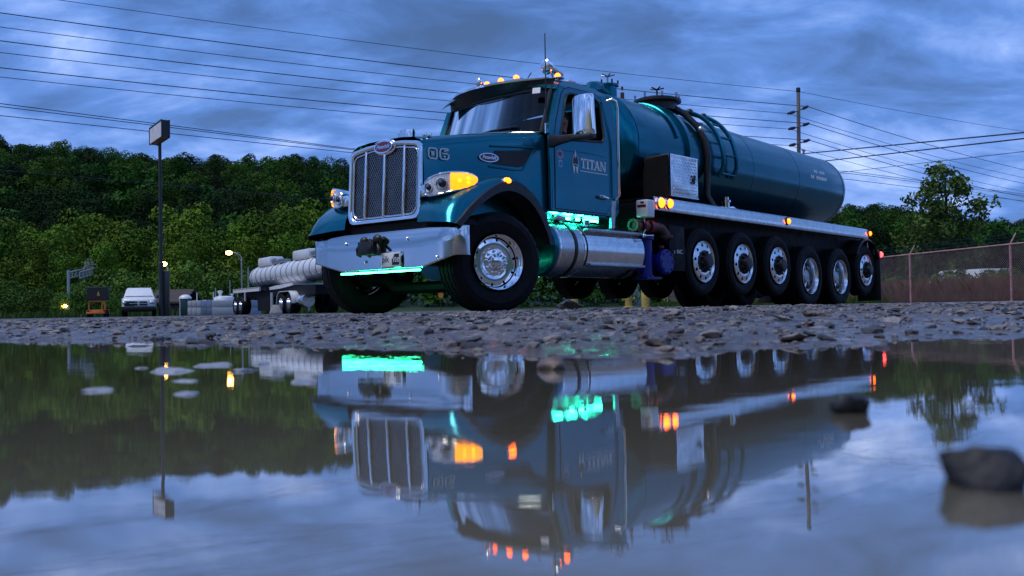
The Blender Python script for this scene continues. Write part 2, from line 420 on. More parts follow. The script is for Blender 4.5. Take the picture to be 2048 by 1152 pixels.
def build_ground():
    ang = [R(-180 + 6 * i) for i in range(23)] + [R(-44 + 0.22 * i) for i in range(401)] + [R(46 + 6 * i) for i in range(23)]
    ds = [0.04]
    while ds[-1] < 14: ds.append(ds[-1] * 1.0135 + 0.0015)
    while ds[-1] < 2600: ds.append(ds[-1] * 1.055)
    vs_ = []; n = len(ang)
    for d in ds:
        for a in ang:
            x, y = d * math.sin(a), d * math.cos(a)
            vs_.append((x, y, ground_h(x, y) if d < 160 or abs(a) < R(48) or y < -40 else 0.15))
    fs_ = [(i * n + k, i * n + (k + 1) % n, (i + 1) * n + (k + 1) % n, (i + 1) * n + k) for i in range(len(ds) - 1) for k in range(n)]
    c = len(vs_); vs_.append((0, 0, -0.035))
    fs_ += [(k, c, (k + 1) % n) for k in range(n)]
    me = bpy.data.meshes.new("ground"); me.from_pydata(vs_, [], fs_)
    me.polygons.foreach_set("use_smooth", [True] * len(me.polygons))
    me.flip_normals() if me.polygons[5000].normal.z < 0 else None
    m = bpy.data.materials.new("wet_gravel"); m.use_nodes = True
    t = m.node_tree; b = t.nodes["Principled BSDF"]; lk = t.links.new
    tcn = t.nodes.new("ShaderNodeTexCoord")
    def noi(s, det=8, ro=0.6):
        q = t.nodes.new("ShaderNodeTexNoise"); q.inputs["Scale"].default_value = s; q.inputs["Detail"].default_value = det; q.inputs["Roughness"].default_value = ro
        lk(tcn.outputs["Object"], q.inputs["Vector"]); return q.outputs[0]
    def rmp(v, st):
        q = t.nodes.new("ShaderNodeValToRGB"); e = q.color_ramp.elements
        e[0].position, e[0].color = st[0][0], (*st[0][1], 1); e[1].position, e[1].color = st[-1][0], (*st[-1][1], 1)
        for p, c_ in st[1:-1]:
            k = e.new(p); k.color = (*c_, 1)
        lk(v, q.inputs[0]); return q.outputs[0]
    vo = t.nodes.new("ShaderNodeTexVoronoi"); vo.inputs["Scale"].default_value = 85; lk(tcn.outputs["Object"], vo.inputs["Vector"])
    stone = rmp(vo.outputs["Color"], [(0.1, (0.058, 0.05, 0.048)), (0.45, (0.118, 0.10, 0.093)), (0.75, (0.20, 0.175, 0.16)), (0.95, (0.36, 0.33, 0.30))])
    dirt = rmp(noi(3.0), [(0.3, (0.052, 0.041, 0.036)), (0.7, (0.122, 0.098, 0.082))])
    asph = rmp(noi(0.35), [(0.3, (0.05, 0.05, 0.055)), (0.7, (0.075, 0.075, 0.08))])
    green = rmp(noi(0.08), [(0.3, (0.012, 0.030, 0.010)), (0.7, (0.03, 0.06, 0.014))])
    mk = t.nodes.new("ShaderNodeMapRange"); mk.inputs[1].default_value = 0.42; mk.inputs[2].default_value = 0.55; lk(noi(14), mk.inputs[0])
    def mix(f, a, c_):
        q = t.nodes.new("ShaderNodeMix"); q.data_type = 'RGBA'; lk(f, q.inputs[0]); lk(a, q.inputs[6]); lk(c_, q.inputs[7]); return q.outputs[2]
    near = mix(mk.outputs[0], dirt, stone)
    sx = t.nodes.new("ShaderNodeSeparateXYZ"); lk(tcn.outputs["Object"], sx.inputs[0])
    ln = t.nodes.new("ShaderNodeVectorMath"); ln.operation = 'LENGTH'; lk(tcn.outputs["Object"], ln.inputs[0])
    f1 = t.nodes.new("ShaderNodeMapRange"); f1.inputs[1].default_value = 22; f1.inputs[2].default_value = 40; lk(ln.outputs["Value"], f1.inputs[0])
    f2 = t.nodes.new("ShaderNodeMapRange"); f2.inputs[1].default_value = 90; f2.inputs[2].default_value = 100; lk(ln.outputs["Value"], f2.inputs[0])
    lk(mix(f2.outputs[0], mix(f1.outputs[0], near, asph), green), b.inputs["Base Color"])
    # wet hollows shine
    wet = t.nodes.new("ShaderNodeMapRange"); wet.inputs[1].default_value = 0.003; wet.inputs[2].default_value = 0.040; wet.inputs[3].default_value = 0.15; wet.inputs[4].default_value = 0.60
    lk(sx.outputs[2], wet.inputs[0]); lk(wet.outputs[0], b.inputs["Roughness"])
    n3 = t.nodes.new("ShaderNodeMath"); n3.operation = 'ADD'; lk(noi(70, 6, 0.7), n3.inputs[0]); lk(vo.outputs["Distance"], n3.inputs[1])
    bp = t.nodes.new("ShaderNodeBump"); bp.inputs["Strength"].default_value = 0.9; bp.inputs["Distance"].default_value = 0.008
    lk(n3.outputs[0], bp.inputs["Height"]); lk(bp.outputs[0], b.inputs["Normal"])
    me.materials.append(m)
    prop(put("ground", me), "wet grey gravel lot running back from the puddle to the wooded hill", kind='structure')
build_ground()

def build_water():
    me = bpy.data.meshes.new("puddle")
    xs = [-9 + 0.25 * i for i in range(73)]; ys = [-3 + 0.25 * i for i in range(41)]
    me.from_pydata([(x, y, 0.0) for y in ys for x in xs], [], [(j * 73 + i, j * 73 + i + 1, (j + 1) * 73 + i + 1, (j + 1) * 73 + i) for j in range(40) for i in range(72)])
    m = bpy.data.materials.new("muddy_water"); m.use_nodes = True
    t = m.node_tree; b = t.nodes["Principled BSDF"]; lk = t.links.new
    b.inputs["Base Color"].default_value = (0.155, 0.138, 0.098, 1)
    b.inputs["Roughness"].default_value = 0.015
    b.inputs["IOR"].default_value = 1.6
    b.inputs["Coat Weight"].default_value = 0.75; b.inputs["Coat Roughness"].default_value = 0.01; b.inputs["Coat IOR"].default_value = 1.5
    tcn = t.nodes.new("ShaderNodeTexCoord")
    def noi(sc_, s, d):
        mp = t.nodes.new("ShaderNodeMapping"); mp.inputs["Scale"].default_value = sc_; lk(tcn.outputs["Object"], mp.inputs[0])
        q = t.nodes.new("ShaderNodeTexNoise"); q.inputs["Scale"].default_value = s; q.inputs["Detail"].default_value = d; lk(mp.outputs[0], q.inputs["Vector"]); return q.outputs[0]
    ad = t.nodes.new("ShaderNodeMath"); ad.operation = 'ADD'
    lk(noi((1, 1.6, 1), 5.0, 2), ad.inputs[0])
    m2 = t.nodes.new("ShaderNodeMath"); m2.operation = 'MULTIPLY'; m2.inputs[1].default_value = 0.25; lk(noi((1, 2.2, 1), 26, 3), m2.inputs[0]); lk(m2.outputs[0], ad.inputs[1])
    bp = t.nodes.new("ShaderNodeBump"); bp.inputs["Strength"].default_value = 0.5; bp.inputs["Distance"].default_value = 0.0005
    lk(ad.outputs[0], bp.inputs["Height"]); lk(bp.outputs[0], b.inputs["Normal"]); lk(bp.outputs[0], b.inputs["Coat Normal"])
    me.materials.append(m)
    prop(put("puddle", me), "still muddy puddle mirroring the truck and the dusk sky", kind='structure')
build_water()

# ------------------------------------------------------------------ stones
def stone_mesh(name, seed, sub, mat_, flat=0.6):
    bm = bmesh.new(); bmesh.ops.create_icosphere(bm, subdivisions=sub, radius=1.0)
    rr = random.Random(seed); off = Vector((rr.uniform(-50, 50), rr.uniform(-50, 50), rr.uniform(-50, 50)))
    cuts = [Vector((rr.gauss(0, 1), rr.gauss(0, 1), rr.gauss(0, 1))).normalized() for _ in range(7)]
    for v in bm.verts:
        p = v.co.normalized(); k = 1.0
        for c in cuts:
            q = p.dot(c)
            if q > 0.62: k = min(k, 0.62 / q)
        v.co = p * (k + 0.16 * noise.noise(p * 1.7 + off) + 0.06 * noise.noise(p * 5 + off)); v.co.z *= flat
    me = bpy.data.meshes.new(name); bm.to_mesh(me); bm.free()
    me.polygons.foreach_set("use_smooth", [True] * len(me.polygons)); me.set_sharp_from_angle(angle=R(34))
    me.materials.append(mat_); return me
SM = [mat("grey_stone", (0.24, 0.215, 0.20), 0.6, 0, 0.35, 3, bump=0.5, bscale=9, obvar=0.35, rvar=0.2),
      mat("dark_stone", (0.05, 0.047, 0.05), 0.45, 0, 0.35, 3, bump=0.5, bscale=9, obvar=0.3, rvar=0.2),
      mat("brown_stone", (0.15, 0.12, 0.105), 0.6, 0, 0.3, 3, bump=0.5, bscale=9, obvar=0.3, rvar=0.2)]
STM = [stone_mesh("stone", k, 2, SM[(0, 1, 0, 2, 0, 1)[k % 6]], (0.5, 0.62, 0.7, 0.55, 0.42, 0.66)[k % 6]) for k in range(12)]

def place_stones():
    big = []; small = []
    def pick(n, d0, d1, p):
        for _ in range(n):
            d = d0 + (d1 - d0) * random.random() ** p
            x = random.uniform(-0.58, 0.58) * d; y = d
            s = shore_d(x, y)
            if s < -0.16 or (s < 0.0 and random.random() > 0.35): continue
            yield x, y, s
    for x, y, s in pick(1500, 1.0, 9.5, 1.6):
        r_ = random.choice((0.005, 0.006, 0.0075, 0.0095, 0.013, 0.021)) * random.uniform(0.8, 1.25) * (0.7 + 0.13 * y)
        if s < 0.05: r_ = min(r_, 0.010)
        if s < 0.4 and random.random() < .6 - s: continue
        big.append((r_ / y, x, y, r_))
    big.sort(reverse=True)
    rest = big[285:]; big = big[:285]
    for k, (_, x, y, r_) in enumerate(big):
        si = random.randrange(12); o = put("stone", STM[si]); hue = ('pale grey', 'dark grey', 'pale grey', 'brownish', 'pale grey', 'dark grey')[si % 6]; px = 1024 + F_PX * x / y
        zone = 'below the pickup and the pale blocks' if px < 500 else 'below the bumper of the truck' if px < 900 else 'below the front wheel and fuel tank' if px < 1300 else 'below the row of rear wheels' if px < 1750 else 'at far right below the fence'
        r_ = min(r_, 0.034)
        zf = 0.10 if y > 2.4 else 0.2
        o.location = (x, y, max(ground_h(x, y), -0.004) + r_ * zf); o.rotation_euler = (random.uniform(-.25, .25), random.uniform(-.25, .25), random.uniform(0, 6.28))
        o.scale = (r_ * random.uniform(.9, 1.5), r_ * random.uniform(.8, 1.1), r_ * random.uniform(.45, .8))
        prop(o, "%s stone in the gravel strip %s" % (hue, zone), "stone", "stones scattered through the gravel strip")
    # the countless small ones: one object
    for x, y, s in pick(24000, 1.0, 14.0, 1.7):
        if s < 0.7 and random.random() < .85 - .8 * s: continue
        small.append((0, x, y, random.choice((0.0015, 0.002, 0.0027, 0.0035, 0.0045, 0.006, 0.009)) * random.uniform(.7, 1.4) * (0.6 + 0.16 * y)))
    small += rest
    protos = []
    for k in range(6):
        bm = bmesh.new(); bmesh.ops.create_icosphere(bm, subdivisions=1, radius=1.0)
        rr = random.Random(k + 90)
        for v in bm.verts: v.co *= rr.uniform(0.72, 1.18)
        bm.verts.ensure_lookup_table()
        protos.append((np.array([v.co[:] for v in bm.verts]), np.array([[v.index for v in f.verts] for f in bm.faces]))); bm.free()
    V = []; F = []; MI = []; base = 0
    for _, x, y, r_ in small:
        pv, pf = protos[random.randrange(6)]; a = random.uniform(0, 6.28); c_, s_ = math.cos(a), math.sin(a)
        q = pv * np.array([r_ * random.uniform(.9, 1.5), r_, r_ * random.uniform(.4, .8)])
        q = np.stack([q[:, 0] * c_ - q[:, 1] * s_ + x, q[:, 0] * s_ + q[:, 1] * c_ + y, q[:, 2] + max(ground_h(x, y), -0.006) + r_ * 0.12], 1)
        V.append(q); F.append(pf + base); base += len(q); MI += [random.choices((0, 1, 2), (5, 4, 1))[0]] * len(pf)
    me = bpy.data.meshes.new("gravel"); me.from_pydata(np.concatenate(V).tolist(), [], np.concatenate(F).tolist())
    for m_ in SM: me.materials.append(m_)
    me.polygons.foreach_set("material_index", MI)
    prop(put("gravel", me), "small grey gravel covering the bank beyond the puddle", kind='stuff')
place_stones()

def pebble(px, py, r_, sink, label, m_, sc_=(1.2, 1, 0.9), seed=40):
    d = CAM_H / ((py - (621.6 - 0.0186 * (px - 1024))) / F_PX)
    o = put("pebble", stone_mesh("pebble", seed, 3, m_, 0.85))
    p = at(px, py, d); o.location = (p.x, p.y, r_ * sink); o.scale = tuple(r_ * k for k in sc_)
    o.rotation_euler = (0, 0, seed)
    return prop(o, label, "pebble", "pebbles rising out of the puddle")
dark_peb = mat("wet_dark_pebble", (0.008, 0.009, 0.013), 0.6, 0, 0.3, 2, rvar=0.1, bump=0.2, bscale=5)
pale_peb = mat("wet_pale_pebble", (0.30, 0.31, 0.34), 0.35, 0, 0.2, 2, rvar=0.1, bump=0.2, bscale=5)
brown_peb = mat("wet_brown_pebble", (0.13, 0.09, 0.075), 0.4, 0, 0.3, 2, rvar=0.1, bump=0.2, bscale=5)
pebble(1955, 968, 0.0125, 0.30, "large blurred dark pebble at far right, nearest the camera", dark_peb, (1.0, 1.1, 0.95), 41)
pebble(1705, 823, 0.0105, 0.25, "small dark blurred pebble standing in the water under the tank's reflection", dark_peb, (1.1, 1.0, 0.95), 42)
pebble(1105, 737, 0.013, 0.2, "dark brown pebble in the water under the front wheel's reflection", brown_peb, (1.3, 1, .8), 43)
for k, (px, py, r_, lab) in enumerate(((345, 742, 0.019, "widest pale pebble in the water, beside the sign pole's reflection"), (422, 731, 0.014, "flat pale pebble in the water left of the street lamp's reflection"), (372, 787, 0.009, "pale pebble lowest down the sign pole's reflection"),
                                       (370, 762, 0.008, "thin pale pebble just below the widest pale pebble"), (490, 741, 0.010, "pale pebble in the water right of the street lamp's reflection"), (520, 727, 0.012, "upright pale pebble just left of the tanker trailer's reflection"),
                                       (285, 736, 0.007, "small pale pebble in the water left of the sign pole's reflection"), (196, 781, 0.008, "small pale pebble alone in the left part of the puddle"), (610, 763, 0.010, "pale pebble in the water beside the bumper's reflection"))):
    pebble(px, py, r_, -0.05, lab, pale_peb, (1.6, 0.9, 0.40), 50 + k)

# ------------------------------------------------------------------ trees
def leaf_mat(name, c1_, c2_, ob=0.25):
    m = mat(name, c1_, 0.6, 0, 0.2, 0.9, col2=c2_, obvar=ob, spec=0.08, rvar=0)
    return m
M['leaf_dark'] = leaf_mat("hill_foliage", (0.040, 0.105, 0.010), (0.018, 0.055, 0.007), 0.55)
M['leaf_shaded'] = leaf_mat("shaded_hill_foliage", (0.014, 0.042, 0.007), (0.008, 0.024, 0.005), 0.4)  # darker tone of the hill leaves: slope shade put into the colour
M['leaf_lit'] = leaf_mat("lit_hill_foliage", (0.062, 0.135, 0.012), (0.030, 0.075, 0.009), 0.35)  # paler tone: the lit part of the slope put into the leaf colour
M['leaf_mid'] = leaf_mat("row_foliage", (0.115, 0.205, 0.014), (0.050, 0.110, 0.010), 0.35)
M['leaf_bright'] = leaf_mat("bush_foliage", (0.085, 0.17, 0.022), (0.04, 0.10, 0.016), 0.3)
M['leaf_cotton'] = leaf_mat("cottonwood_foliage", (0.105, 0.175, 0.040), (0.040, 0.078, 0.018), 0.0)
M['leaf_weed'] = leaf_mat("dry_weed", (0.26, 0.10, 0.05), (0.12, 0.075, 0.03), 0.0)
M['grass'] = leaf_mat("verge_grass", (0.06, 0.11, 0.018), (0.03, 0.06, 0.012), 0.0)

def leaves_mesh(name, pts, nrm, size, mat_, rs, spread=0.34):
    "one bent quad leaf clump at each point, roughly facing its normal"
    n = len(pts); pts = np.asarray(pts); nrm = np.asarray(nrm) + rs.normal(0, spread, (n, 3))
    nrm /= np.linalg.norm(nrm, axis=1)[:, None] + 1e-9
    t = np.cross(nrm, rs.normal(0, 1, (n, 3))); t /= np.linalg.norm(t, axis=1)[:, None] + 1e-9
    b = np.cross(nrm, t); s = size * rs.uniform(0.6, 1.35, (n, 1))
    a0 = pts - t * s; a1 = pts + b * s * 0.62 + nrm * s * 0.1; a2 = pts + t * s - nrm * s * 0.25; a3 = pts - b * s * 0.62 + nrm * s * 0.1
    V = np.stack([a0, a1, a2, a3], 1).reshape(-1, 3)
    me = bpy.data.meshes.new(name)
    idx = np.arange(4 * n).reshape(-1, 4)
    me.from_pydata(V.tolist(), [], idx.tolist())
    me.materials.append(mat_); return me

def crown_points(rs, n, blobs):
    "points on a heap of lobes: blobs = (x,y,z,r)"
    B = np.array(blobs); w = B[:, 3] ** 2; k = rs.choice(len(B), n, p=w / w.sum())
    d = rs.normal(0, 1, (n, 3)); d /= np.linalg.norm(d, axis=1)[:, None]
    d[:, 2] = np.where(rs.random(n) < 0.35, np.abs(d[:, 2]), d[:, 2])
    rad = B[k, 3:4] * (1.04 - 0.30 * rs.random((n, 1)) ** 2.2)
    return B[k, :3] + d * rad * np.array([1, 1, 0.9]), d

def make_crown(seed, Ht, wid, nb, n, leaf, mat_, low=0.10, name="crown", pointy=0.0):
    rs = np.random.default_rng(seed); bl = []
    for i in range(nb):
        h = low + (1 - low) * (i + 0.5) / nb
        prof = math.sin(math.pi * min(1, max(0.05, (h - low * 0.5) / (1.08 - low * 0.5)))) ** 0.6 * (1 - pointy * h)
        if low < 0.05: prof = max(prof, 0.8)
        a = rs.uniform(0, 6.28); q = wid * 0.5 * prof * rs.uniform(0.25, 0.75)
        bl.append((q * math.cos(a), q * math.sin(a), Ht * h * 0.93, wid * rs.uniform(0.17, 0.30)))
    p, d = crown_points(rs, n, bl)
    p[:, 2] = np.maximum(p[:, 2], 0.3)
    return leaves_mesh(name, p, d, leaf, mat_, rs)

def make_trunk(Ht, r_, seed=0):
    rr = random.Random(seed); mb = MB()
    mb.tube([(0, 0, -0.5), (rr.uniform(-.1, .1), 0, Ht * .3), (rr.uniform(-.2, .2), rr.uniform(-.2, .2), Ht * .62)], [r_, r_ * .8, r_ * .45], 6)
    for k in range(4):
        a = rr.uniform(0, 6.28); h = Ht * rr.uniform(.3, .55)
        mb.tube([(0, 0, h), (math.cos(a) * Ht * .13, math.sin(a) * Ht * .13, h + Ht * .16)], [r_ * .4, r_ * .15], 5)
    return mb.mesh("trunk", M['bark'], recalc=False)

def plant(name, crown, trunk, x, y, z, s, label, cat, group, rz):
    o = thing(name, label, cat, (x, y, z), rz, group); o.scale = (s, s, s)
    put("trunk", trunk, o); put("crown", crown, o)
    return o

HC = [make_crown(100 + k, (13, 15, 12, 16, 14, 13)[k % 6], (11, 10.5, 12, 10, 12.5, 9.5)[k % 6], 13, 3400, 0.27, M['leaf_dark'] if k < 6 else M['leaf_shaded'] if k < 9 else M['leaf_lit']) for k in range(12)]
HT = [make_trunk(13, 0.22, k) for k in range(2)] + [make_trunk(8, 0.09, 5), make_trunk(2.4, 0.05, 6)]
def hillside():
    n = 0; y = 186.0
    pts = []
    while y < 372:
        x = -0.56 * y - 8
        while x < 0.56 * y + 8:
            jx, jy = x + random.uniform(-2.6, 2.6), y + random.uniform(-2.6, 2.6)
            px = 1024 + F_PX * jx / jy
            if px < 715: pts.append((jx, jy))
            elif px > 1660 and jy > 230: pts.append((jx, jy))
            x += 9.3
        y += 8.9 if y < 330 else 7.5
    random.shuffle(pts)
    left = [p for p in pts if p[0] < 0]; right = [p for p in pts if p[0] > 0]
    for lst, cap, lab, grp in ((left, 215, "the wooded hillside at left", "trees on the wooded hillside at left"), (right, 80, "the low ridge beyond the fence", "trees on the low ridge at right")):
        for x, y in lst[:cap]:
            k = random.randrange(6)
            v = nz(x, y, .022, 12) + .35 * nz(x, y, .07, 3); sl_ = (y - 165) / 195 + .10 * nz(x, y, .02, 8); k += 6 if (sl_ < .42 or sl_ > .86) and random.random() < .85 else 0 if random.random() < .7 else 6  # darker crowns low down and on the ridge paint the slope's shaded bands
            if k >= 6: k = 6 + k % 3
            elif v > .0 and random.random() < .7: k = 9 + k % 3
            lb = ('mid green', 'very dark', 'pale green')[(k >= 6) + (k >= 9)] + (' tree on the skyline of ' if y > 335 else ' tree low down on ' if y < 235 else ' tree halfway up ') + lab
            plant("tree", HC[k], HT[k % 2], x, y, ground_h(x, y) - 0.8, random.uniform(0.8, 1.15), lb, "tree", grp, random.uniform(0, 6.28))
    # understorey and the trees too many to pick apart
    rest = left[215:] + right[80:]
    rs = np.random.default_rng(5); P = []; D = []
    for x, y in rest:
        bl = [(x + rs.uniform(-3, 3), y + rs.uniform(-3, 3), ground_h(x, y) + rs.uniform(3, 11), rs.uniform(2, 3.2)) for _ in range(9)]
        p, d = crown_points(rs, 620, bl); P.append(p); D.append(d)
    yy = 176.0
    while yy < 370:
        for x in np.arange(-0.56 * yy - 8, 0.56 * yy + 8, 5.0):
            px = 1024 + F_PX * x / yy
            if 760 < px < 1640 and yy > 190: continue
            x2 = x + rs.uniform(-2, 2); y2 = yy + rs.uniform(-2, 2); g = ground_h(x2, y2)
            p, d = crown_points(rs, 70 if not 760 < px < 1640 else 260, [(x2, y2, g + rs.uniform(.8, 3.5), 2.2), (x2 + 1.5, y2, g + 1, 2)] + ([] if not 760 < px < 1640 else [(x2, y2, g + h_, 2.4) for h_ in (4, 6.5, 8)])); P.append(p); D.append(d)
        yy += 6.5
    o = put("undergrowth", leaves_mesh("undergrowth", np.concatenate(P), np.concatenate(D), 0.55, M['leaf_dark'], rs))
    prop(o, "dense undergrowth filling the gaps between the hillside trees", kind='stuff')
hillside()

RC = [make_crown(200 + k, 13.5, (9, 8, 10, 7.5)[k], 22, 5200, 0.22, M['leaf_mid'], low=0.0) for k in range(4)]
ROW = [(20, 438, 150), (95, 452, 143), (165, 428, 152), (232, 440, 149), (300, 455, 144), (372, 408, 156), (415, 462, 146), (470, 442, 150), (540, 420, 154), (600, 402, 158), (655, 430, 150), (-40, 430, 155), (60, 480, 132), (205, 490, 130), (340, 488, 131), (505, 470, 134), (585, 466, 136), (130, 505, 124)]
ROWL = ['bright tree of the tall row nearest the left edge of the photo', 'bright tree of the tall row, second from the left edge', 'bright tree of the tall row right above the gantry', 'bright tree of the tall row above the message board', 'bright tree of the tall row above the white pickup', 'tallest bright tree just right of the sign pole', 'bright tree of the tall row between the sign pole and the curved street lamp', 'bright tree of the tall row above the curved street lamp', "bright tree of the tall row above the trailer's rear end", "bright tree of the tall row above the trailer's middle", "bright tree of the tall row just left of the truck's grille", 'bright tree cut off by the left edge of the photo', 'lower bright tree in front of the row near the left edge', 'lower bright tree behind the orange message board', 'lower bright tree behind the sign pole', 'lower bright tree beside the curved street lamp', "lower bright tree above the trailer's hatches", 'lowest bright tree, behind the gantry']
for k, (px, py, Y) in enumerate(ROW):
    p = at(px, py, Y); h = p.z; sc_ = h / 13.5
    labs = (ROWL[k],)
    plant("tree", RC[k % 4], HT[2], p.x, Y, 0.1, sc_, labs[0], "tree", "bright trees in the row at the foot of the hill", random.uniform(0, 6.28))

BC = [make_crown(300 + k, 4.4, (5.4, 6.2, 4.6)[k], 14, 1900, 0.17, M['leaf_bright'], low=0.02) for k in range(3)]
BUSH = [(390, 530, 84, "tall bright green bush just right of the sign pole"), (440, 540, 88, "bright green bush beneath the lit street lamp"), (345, 552, 86, "bright bush directly behind the sign pole"), (215, 545, 92, "bright green bush between the message board and the pickup"), (265, 555, 90, "rounded bush behind the white pickup"), (165, 575, 84, "low dark bush behind the orange message board"),
        (75, 578, 80, "broad low bush near the left edge of the lot"), (10, 572, 82, "bush cut by the left edge of the photo"), (120, 592, 78, "small bush left of the message board"), (495, 548, 92, "bush behind the tanker trailer's rear"), (235, 592, 76, "low bush left of the white pickup"), (470, 556, 90, "bush behind the white concrete tanks")]
for k, (px, py, Y, lab) in enumerate(BUSH):
    p = at(px, py, Y); sc_ = max(0.3, (p.z - 0.1) / 4.4)
    plant("bush", BC[k % 3], HT[3], p.x, Y, ground_h(p.x, Y) - 0.05, sc_, lab, "bush", "bushes along the far edge of the lot", random.uniform(0, 6.28))

# the cottonwood behind the fence: trunk, limbs, and several thousand separate leaves
def cottonwood():
    Y = 52.0; base = at(1888, 600, Y); top = at(1888, 322, Y); Ht = top.z; sc_ = Y / F_PX
    o = thing("cottonwood_tree", "broad leafy tree standing alone behind the chain link fence at right", "tree", (base.x, Y, 0.1))
    rs = np.random.default_rng(77)
    def lp(px, py, dy=0.0): return (at(px, py, Y).x - base.x, dy, at(px, py, Y).z - 0.1)
    mb = MB()
    mb.tube([lp(1893, 606), lp(1890, 520), lp(1893, 430), lp(1890, 350)], [.16, .13, .09, .03], 7)
    ends = [(1830, 400, 1888, 520), (1842, 360, 1891, 450), (1862, 335, 1892, 420), (1905, 335, 1892, 400), (1920, 352, 1893, 440), (1955, 408, 1891, 500), (1968, 425, 1890, 530), (1815, 455, 1889, 560), (1840, 490, 1890, 575), (1945, 480, 1890, 560), (1960, 455, 1891, 520), (1880, 325, 1892, 400)]
    for ex, ey, bx, by in ends:
        dy = rs.uniform(-.9, .9); a = Vector(lp(bx, by)); b = Vector(lp(ex, ey, dy)); m_ = (a + b) / 2 + Vector((0, 0, -.12))
        mb.tube([a, m_, b], [.05, .035, .01], 5)
    put("trunk", mb.mesh("trunk", M['bark'], recalc=False), o)
    bl = []
    for (px, py, r_) in ((1852, 372, 17), (1870, 350, 17), (1885, 338, 13), (1905, 345, 15), (1922, 362, 13), (1845, 395, 16), (1872, 385, 22), (1900, 380, 22), (1918, 392, 17), (1825, 408, 12), (1812, 402, 8), (1850, 425, 22), (1880, 430, 26), (1912, 432, 22), (1935, 418, 15), (1955, 412, 13), (1968, 410, 9), (1966, 432, 11),
                         (1835, 455, 20), (1865, 465, 26), (1900, 470, 26), (1935, 455, 20), (1958, 452, 13), (1815, 462, 12), (1830, 490, 22), (1870, 500, 26), (1910, 505, 26), (1945, 492, 20), (1820, 515, 16), (1850, 535, 22), (1900, 540, 26), (1940, 530, 18), (1800, 505, 10), (1795, 480, 8)):
        q = lp(px, py); bl.append((q[0], rs.uniform(-1.0, 1.0), q[2], r_ * sc_))
    p, d = crown_points(rs, 4600, bl); p = p + rs.normal(0, .13, p.shape)
    put("crown", leaves_mesh("crown", p, d, 0.125, M['leaf_cotton'], rs, .8), o)
cottonwood()

def weeds():
    rs = np.random.default_rng(9)
    def blades(n, fx, name, mt, label, h0, h1, wdt):
        V = []; F = []
        for i in range(n):
            x, y = fx(); z = ground_h(x, y); h = rs.uniform(h0, h1); a = rs.uniform(0, 6.28); lx, ly = rs.normal(0, .22, 2) * h
            dx, dy = math.cos(a) * wdt * (y / 40), math.sin(a) * wdt * (y / 40); b = len(V)
            V += [(x - dx, y - dy, z), (x + dx, y + dy, z), (x + lx * .4 + dx * .7, y + ly * .4 + dy * .7, z + h * .6), (x + lx, y + ly, z + h)]
            F += [(b, b + 1, b + 2), (b, b + 2, b + 3)]
        me = bpy.data.meshes.new(name); me.from_pydata(V, [], F); me.materials.append(mt)
        prop(put(name, me), label, kind='stuff')
    fl = lambda t: FENCE_A + (FENCE_B - FENCE_A) * t
    def f1():
        t = rs.uniform(0.33, 1.0); p = fl(t); return p.x + rs.uniform(0, 3), p.y + rs.uniform(0.2, 4.5)
    blades(9000, f1, "tall_weeds", M['leaf_weed'], "reddish brown dry weeds standing behind the chain link fence", 0.35, 1.15, 0.012)
    def f2():
        t = rs.uniform(0.0, 0.75); p = fl(t); return p.x - rs.uniform(-.3, 1.2), p.y + rs.uniform(-1.5, 1.2)
    blades(9000, f2, "verge_grass", M['grass'], "unmown green grass along the foot of the fence behind the truck", 0.12, 0.42, 0.014)
    def f3(): return rs.uniform(-46, -12), rs.uniform(70, 92)
    blades(5000, f3, "rough_grass", M['grass'], "dark green grass along the far edge of the lot at left", 0.2, 0.7, 0.03)
    # low leafy scrub behind the fence
    P = []; D = []
    for i in range(70):
        p = fl(rs.uniform(0.0, 1.0)); x, y = p.x + rs.uniform(1.5, 7), p.y + rs.uniform(3, 12)
        r_ = rs.uniform(.5, 1.1); q, d = crown_points(rs, 170, [(x, y, .15 + r_ * .6, r_), (x + r_ * .6, y, .1 + r_ * .9, r_ * .7)]); P.append(q); D.append(d)
    prop(put("scrub", leaves_mesh("scrub", np.concatenate(P), np.concatenate(D), 0.13, M['leaf_cotton'], rs)), "low leafy scrub growing behind the chain link fence", kind='stuff')
# the fence runs from far behind the truck to the right edge of the picture
FENCE_B = Vector((at(2075, 604, 33.5).x, 33.5, 0)); _p = at(1822, 604, 41.0)
_d = (Vector((_p.x, 41.0, 0)) - FENCE_B).normalized()
FENCE_A = FENCE_B + _d * 40
weeds()
# ------------------------------------------------------------------ the tanker truck  (local: x rearward, y passenger side, z up)
TR = thing("tanker_truck", "big dark teal vacuum tanker truck with chrome grille and lit amber lamps beyond the puddle", "truck", (-1.008, 11.387, 0.035), 0.861)

def both(fn):
    for sd in (-1, 1): fn(sd)

# ---- chassis
mb = MB()
for sd in (-1, 1):
    mb.box((4.9, sd * .43, .92), (10.9, .09, .27))
for x in (0.2, 1.2, 2.6, 3.6, 5.0, 6.2, 7.4, 8.6, 9.9, 10.4): mb.box((x, 0, .92), (.12, .8, .2))
mb.box((1.0, 0, .95), (1.6, .62, .75)); mb.box((2.6, 0, .72), (1.2, .4, .4))
mb.build("chassis_frame", M['frame'], TR)
mb = MB(); mb.prism([(2.95, 1.44), (10.62, 1.39), (10.62, .98), (10.2, .86), (3.9, .86), (2.95, 1.02)], -.98, .98, 'y')
mb.build("body_skirt", M['frame'], TR, bevel=.01)
mb = MB(); mb.box((3.63, -1.20, .83), (.40, .025, .62)); mb.box((3.63, -1.09, 1.02), (.10, .22, .05)); mb.build("side_plate", M['frame'], TR, bevel=.005)

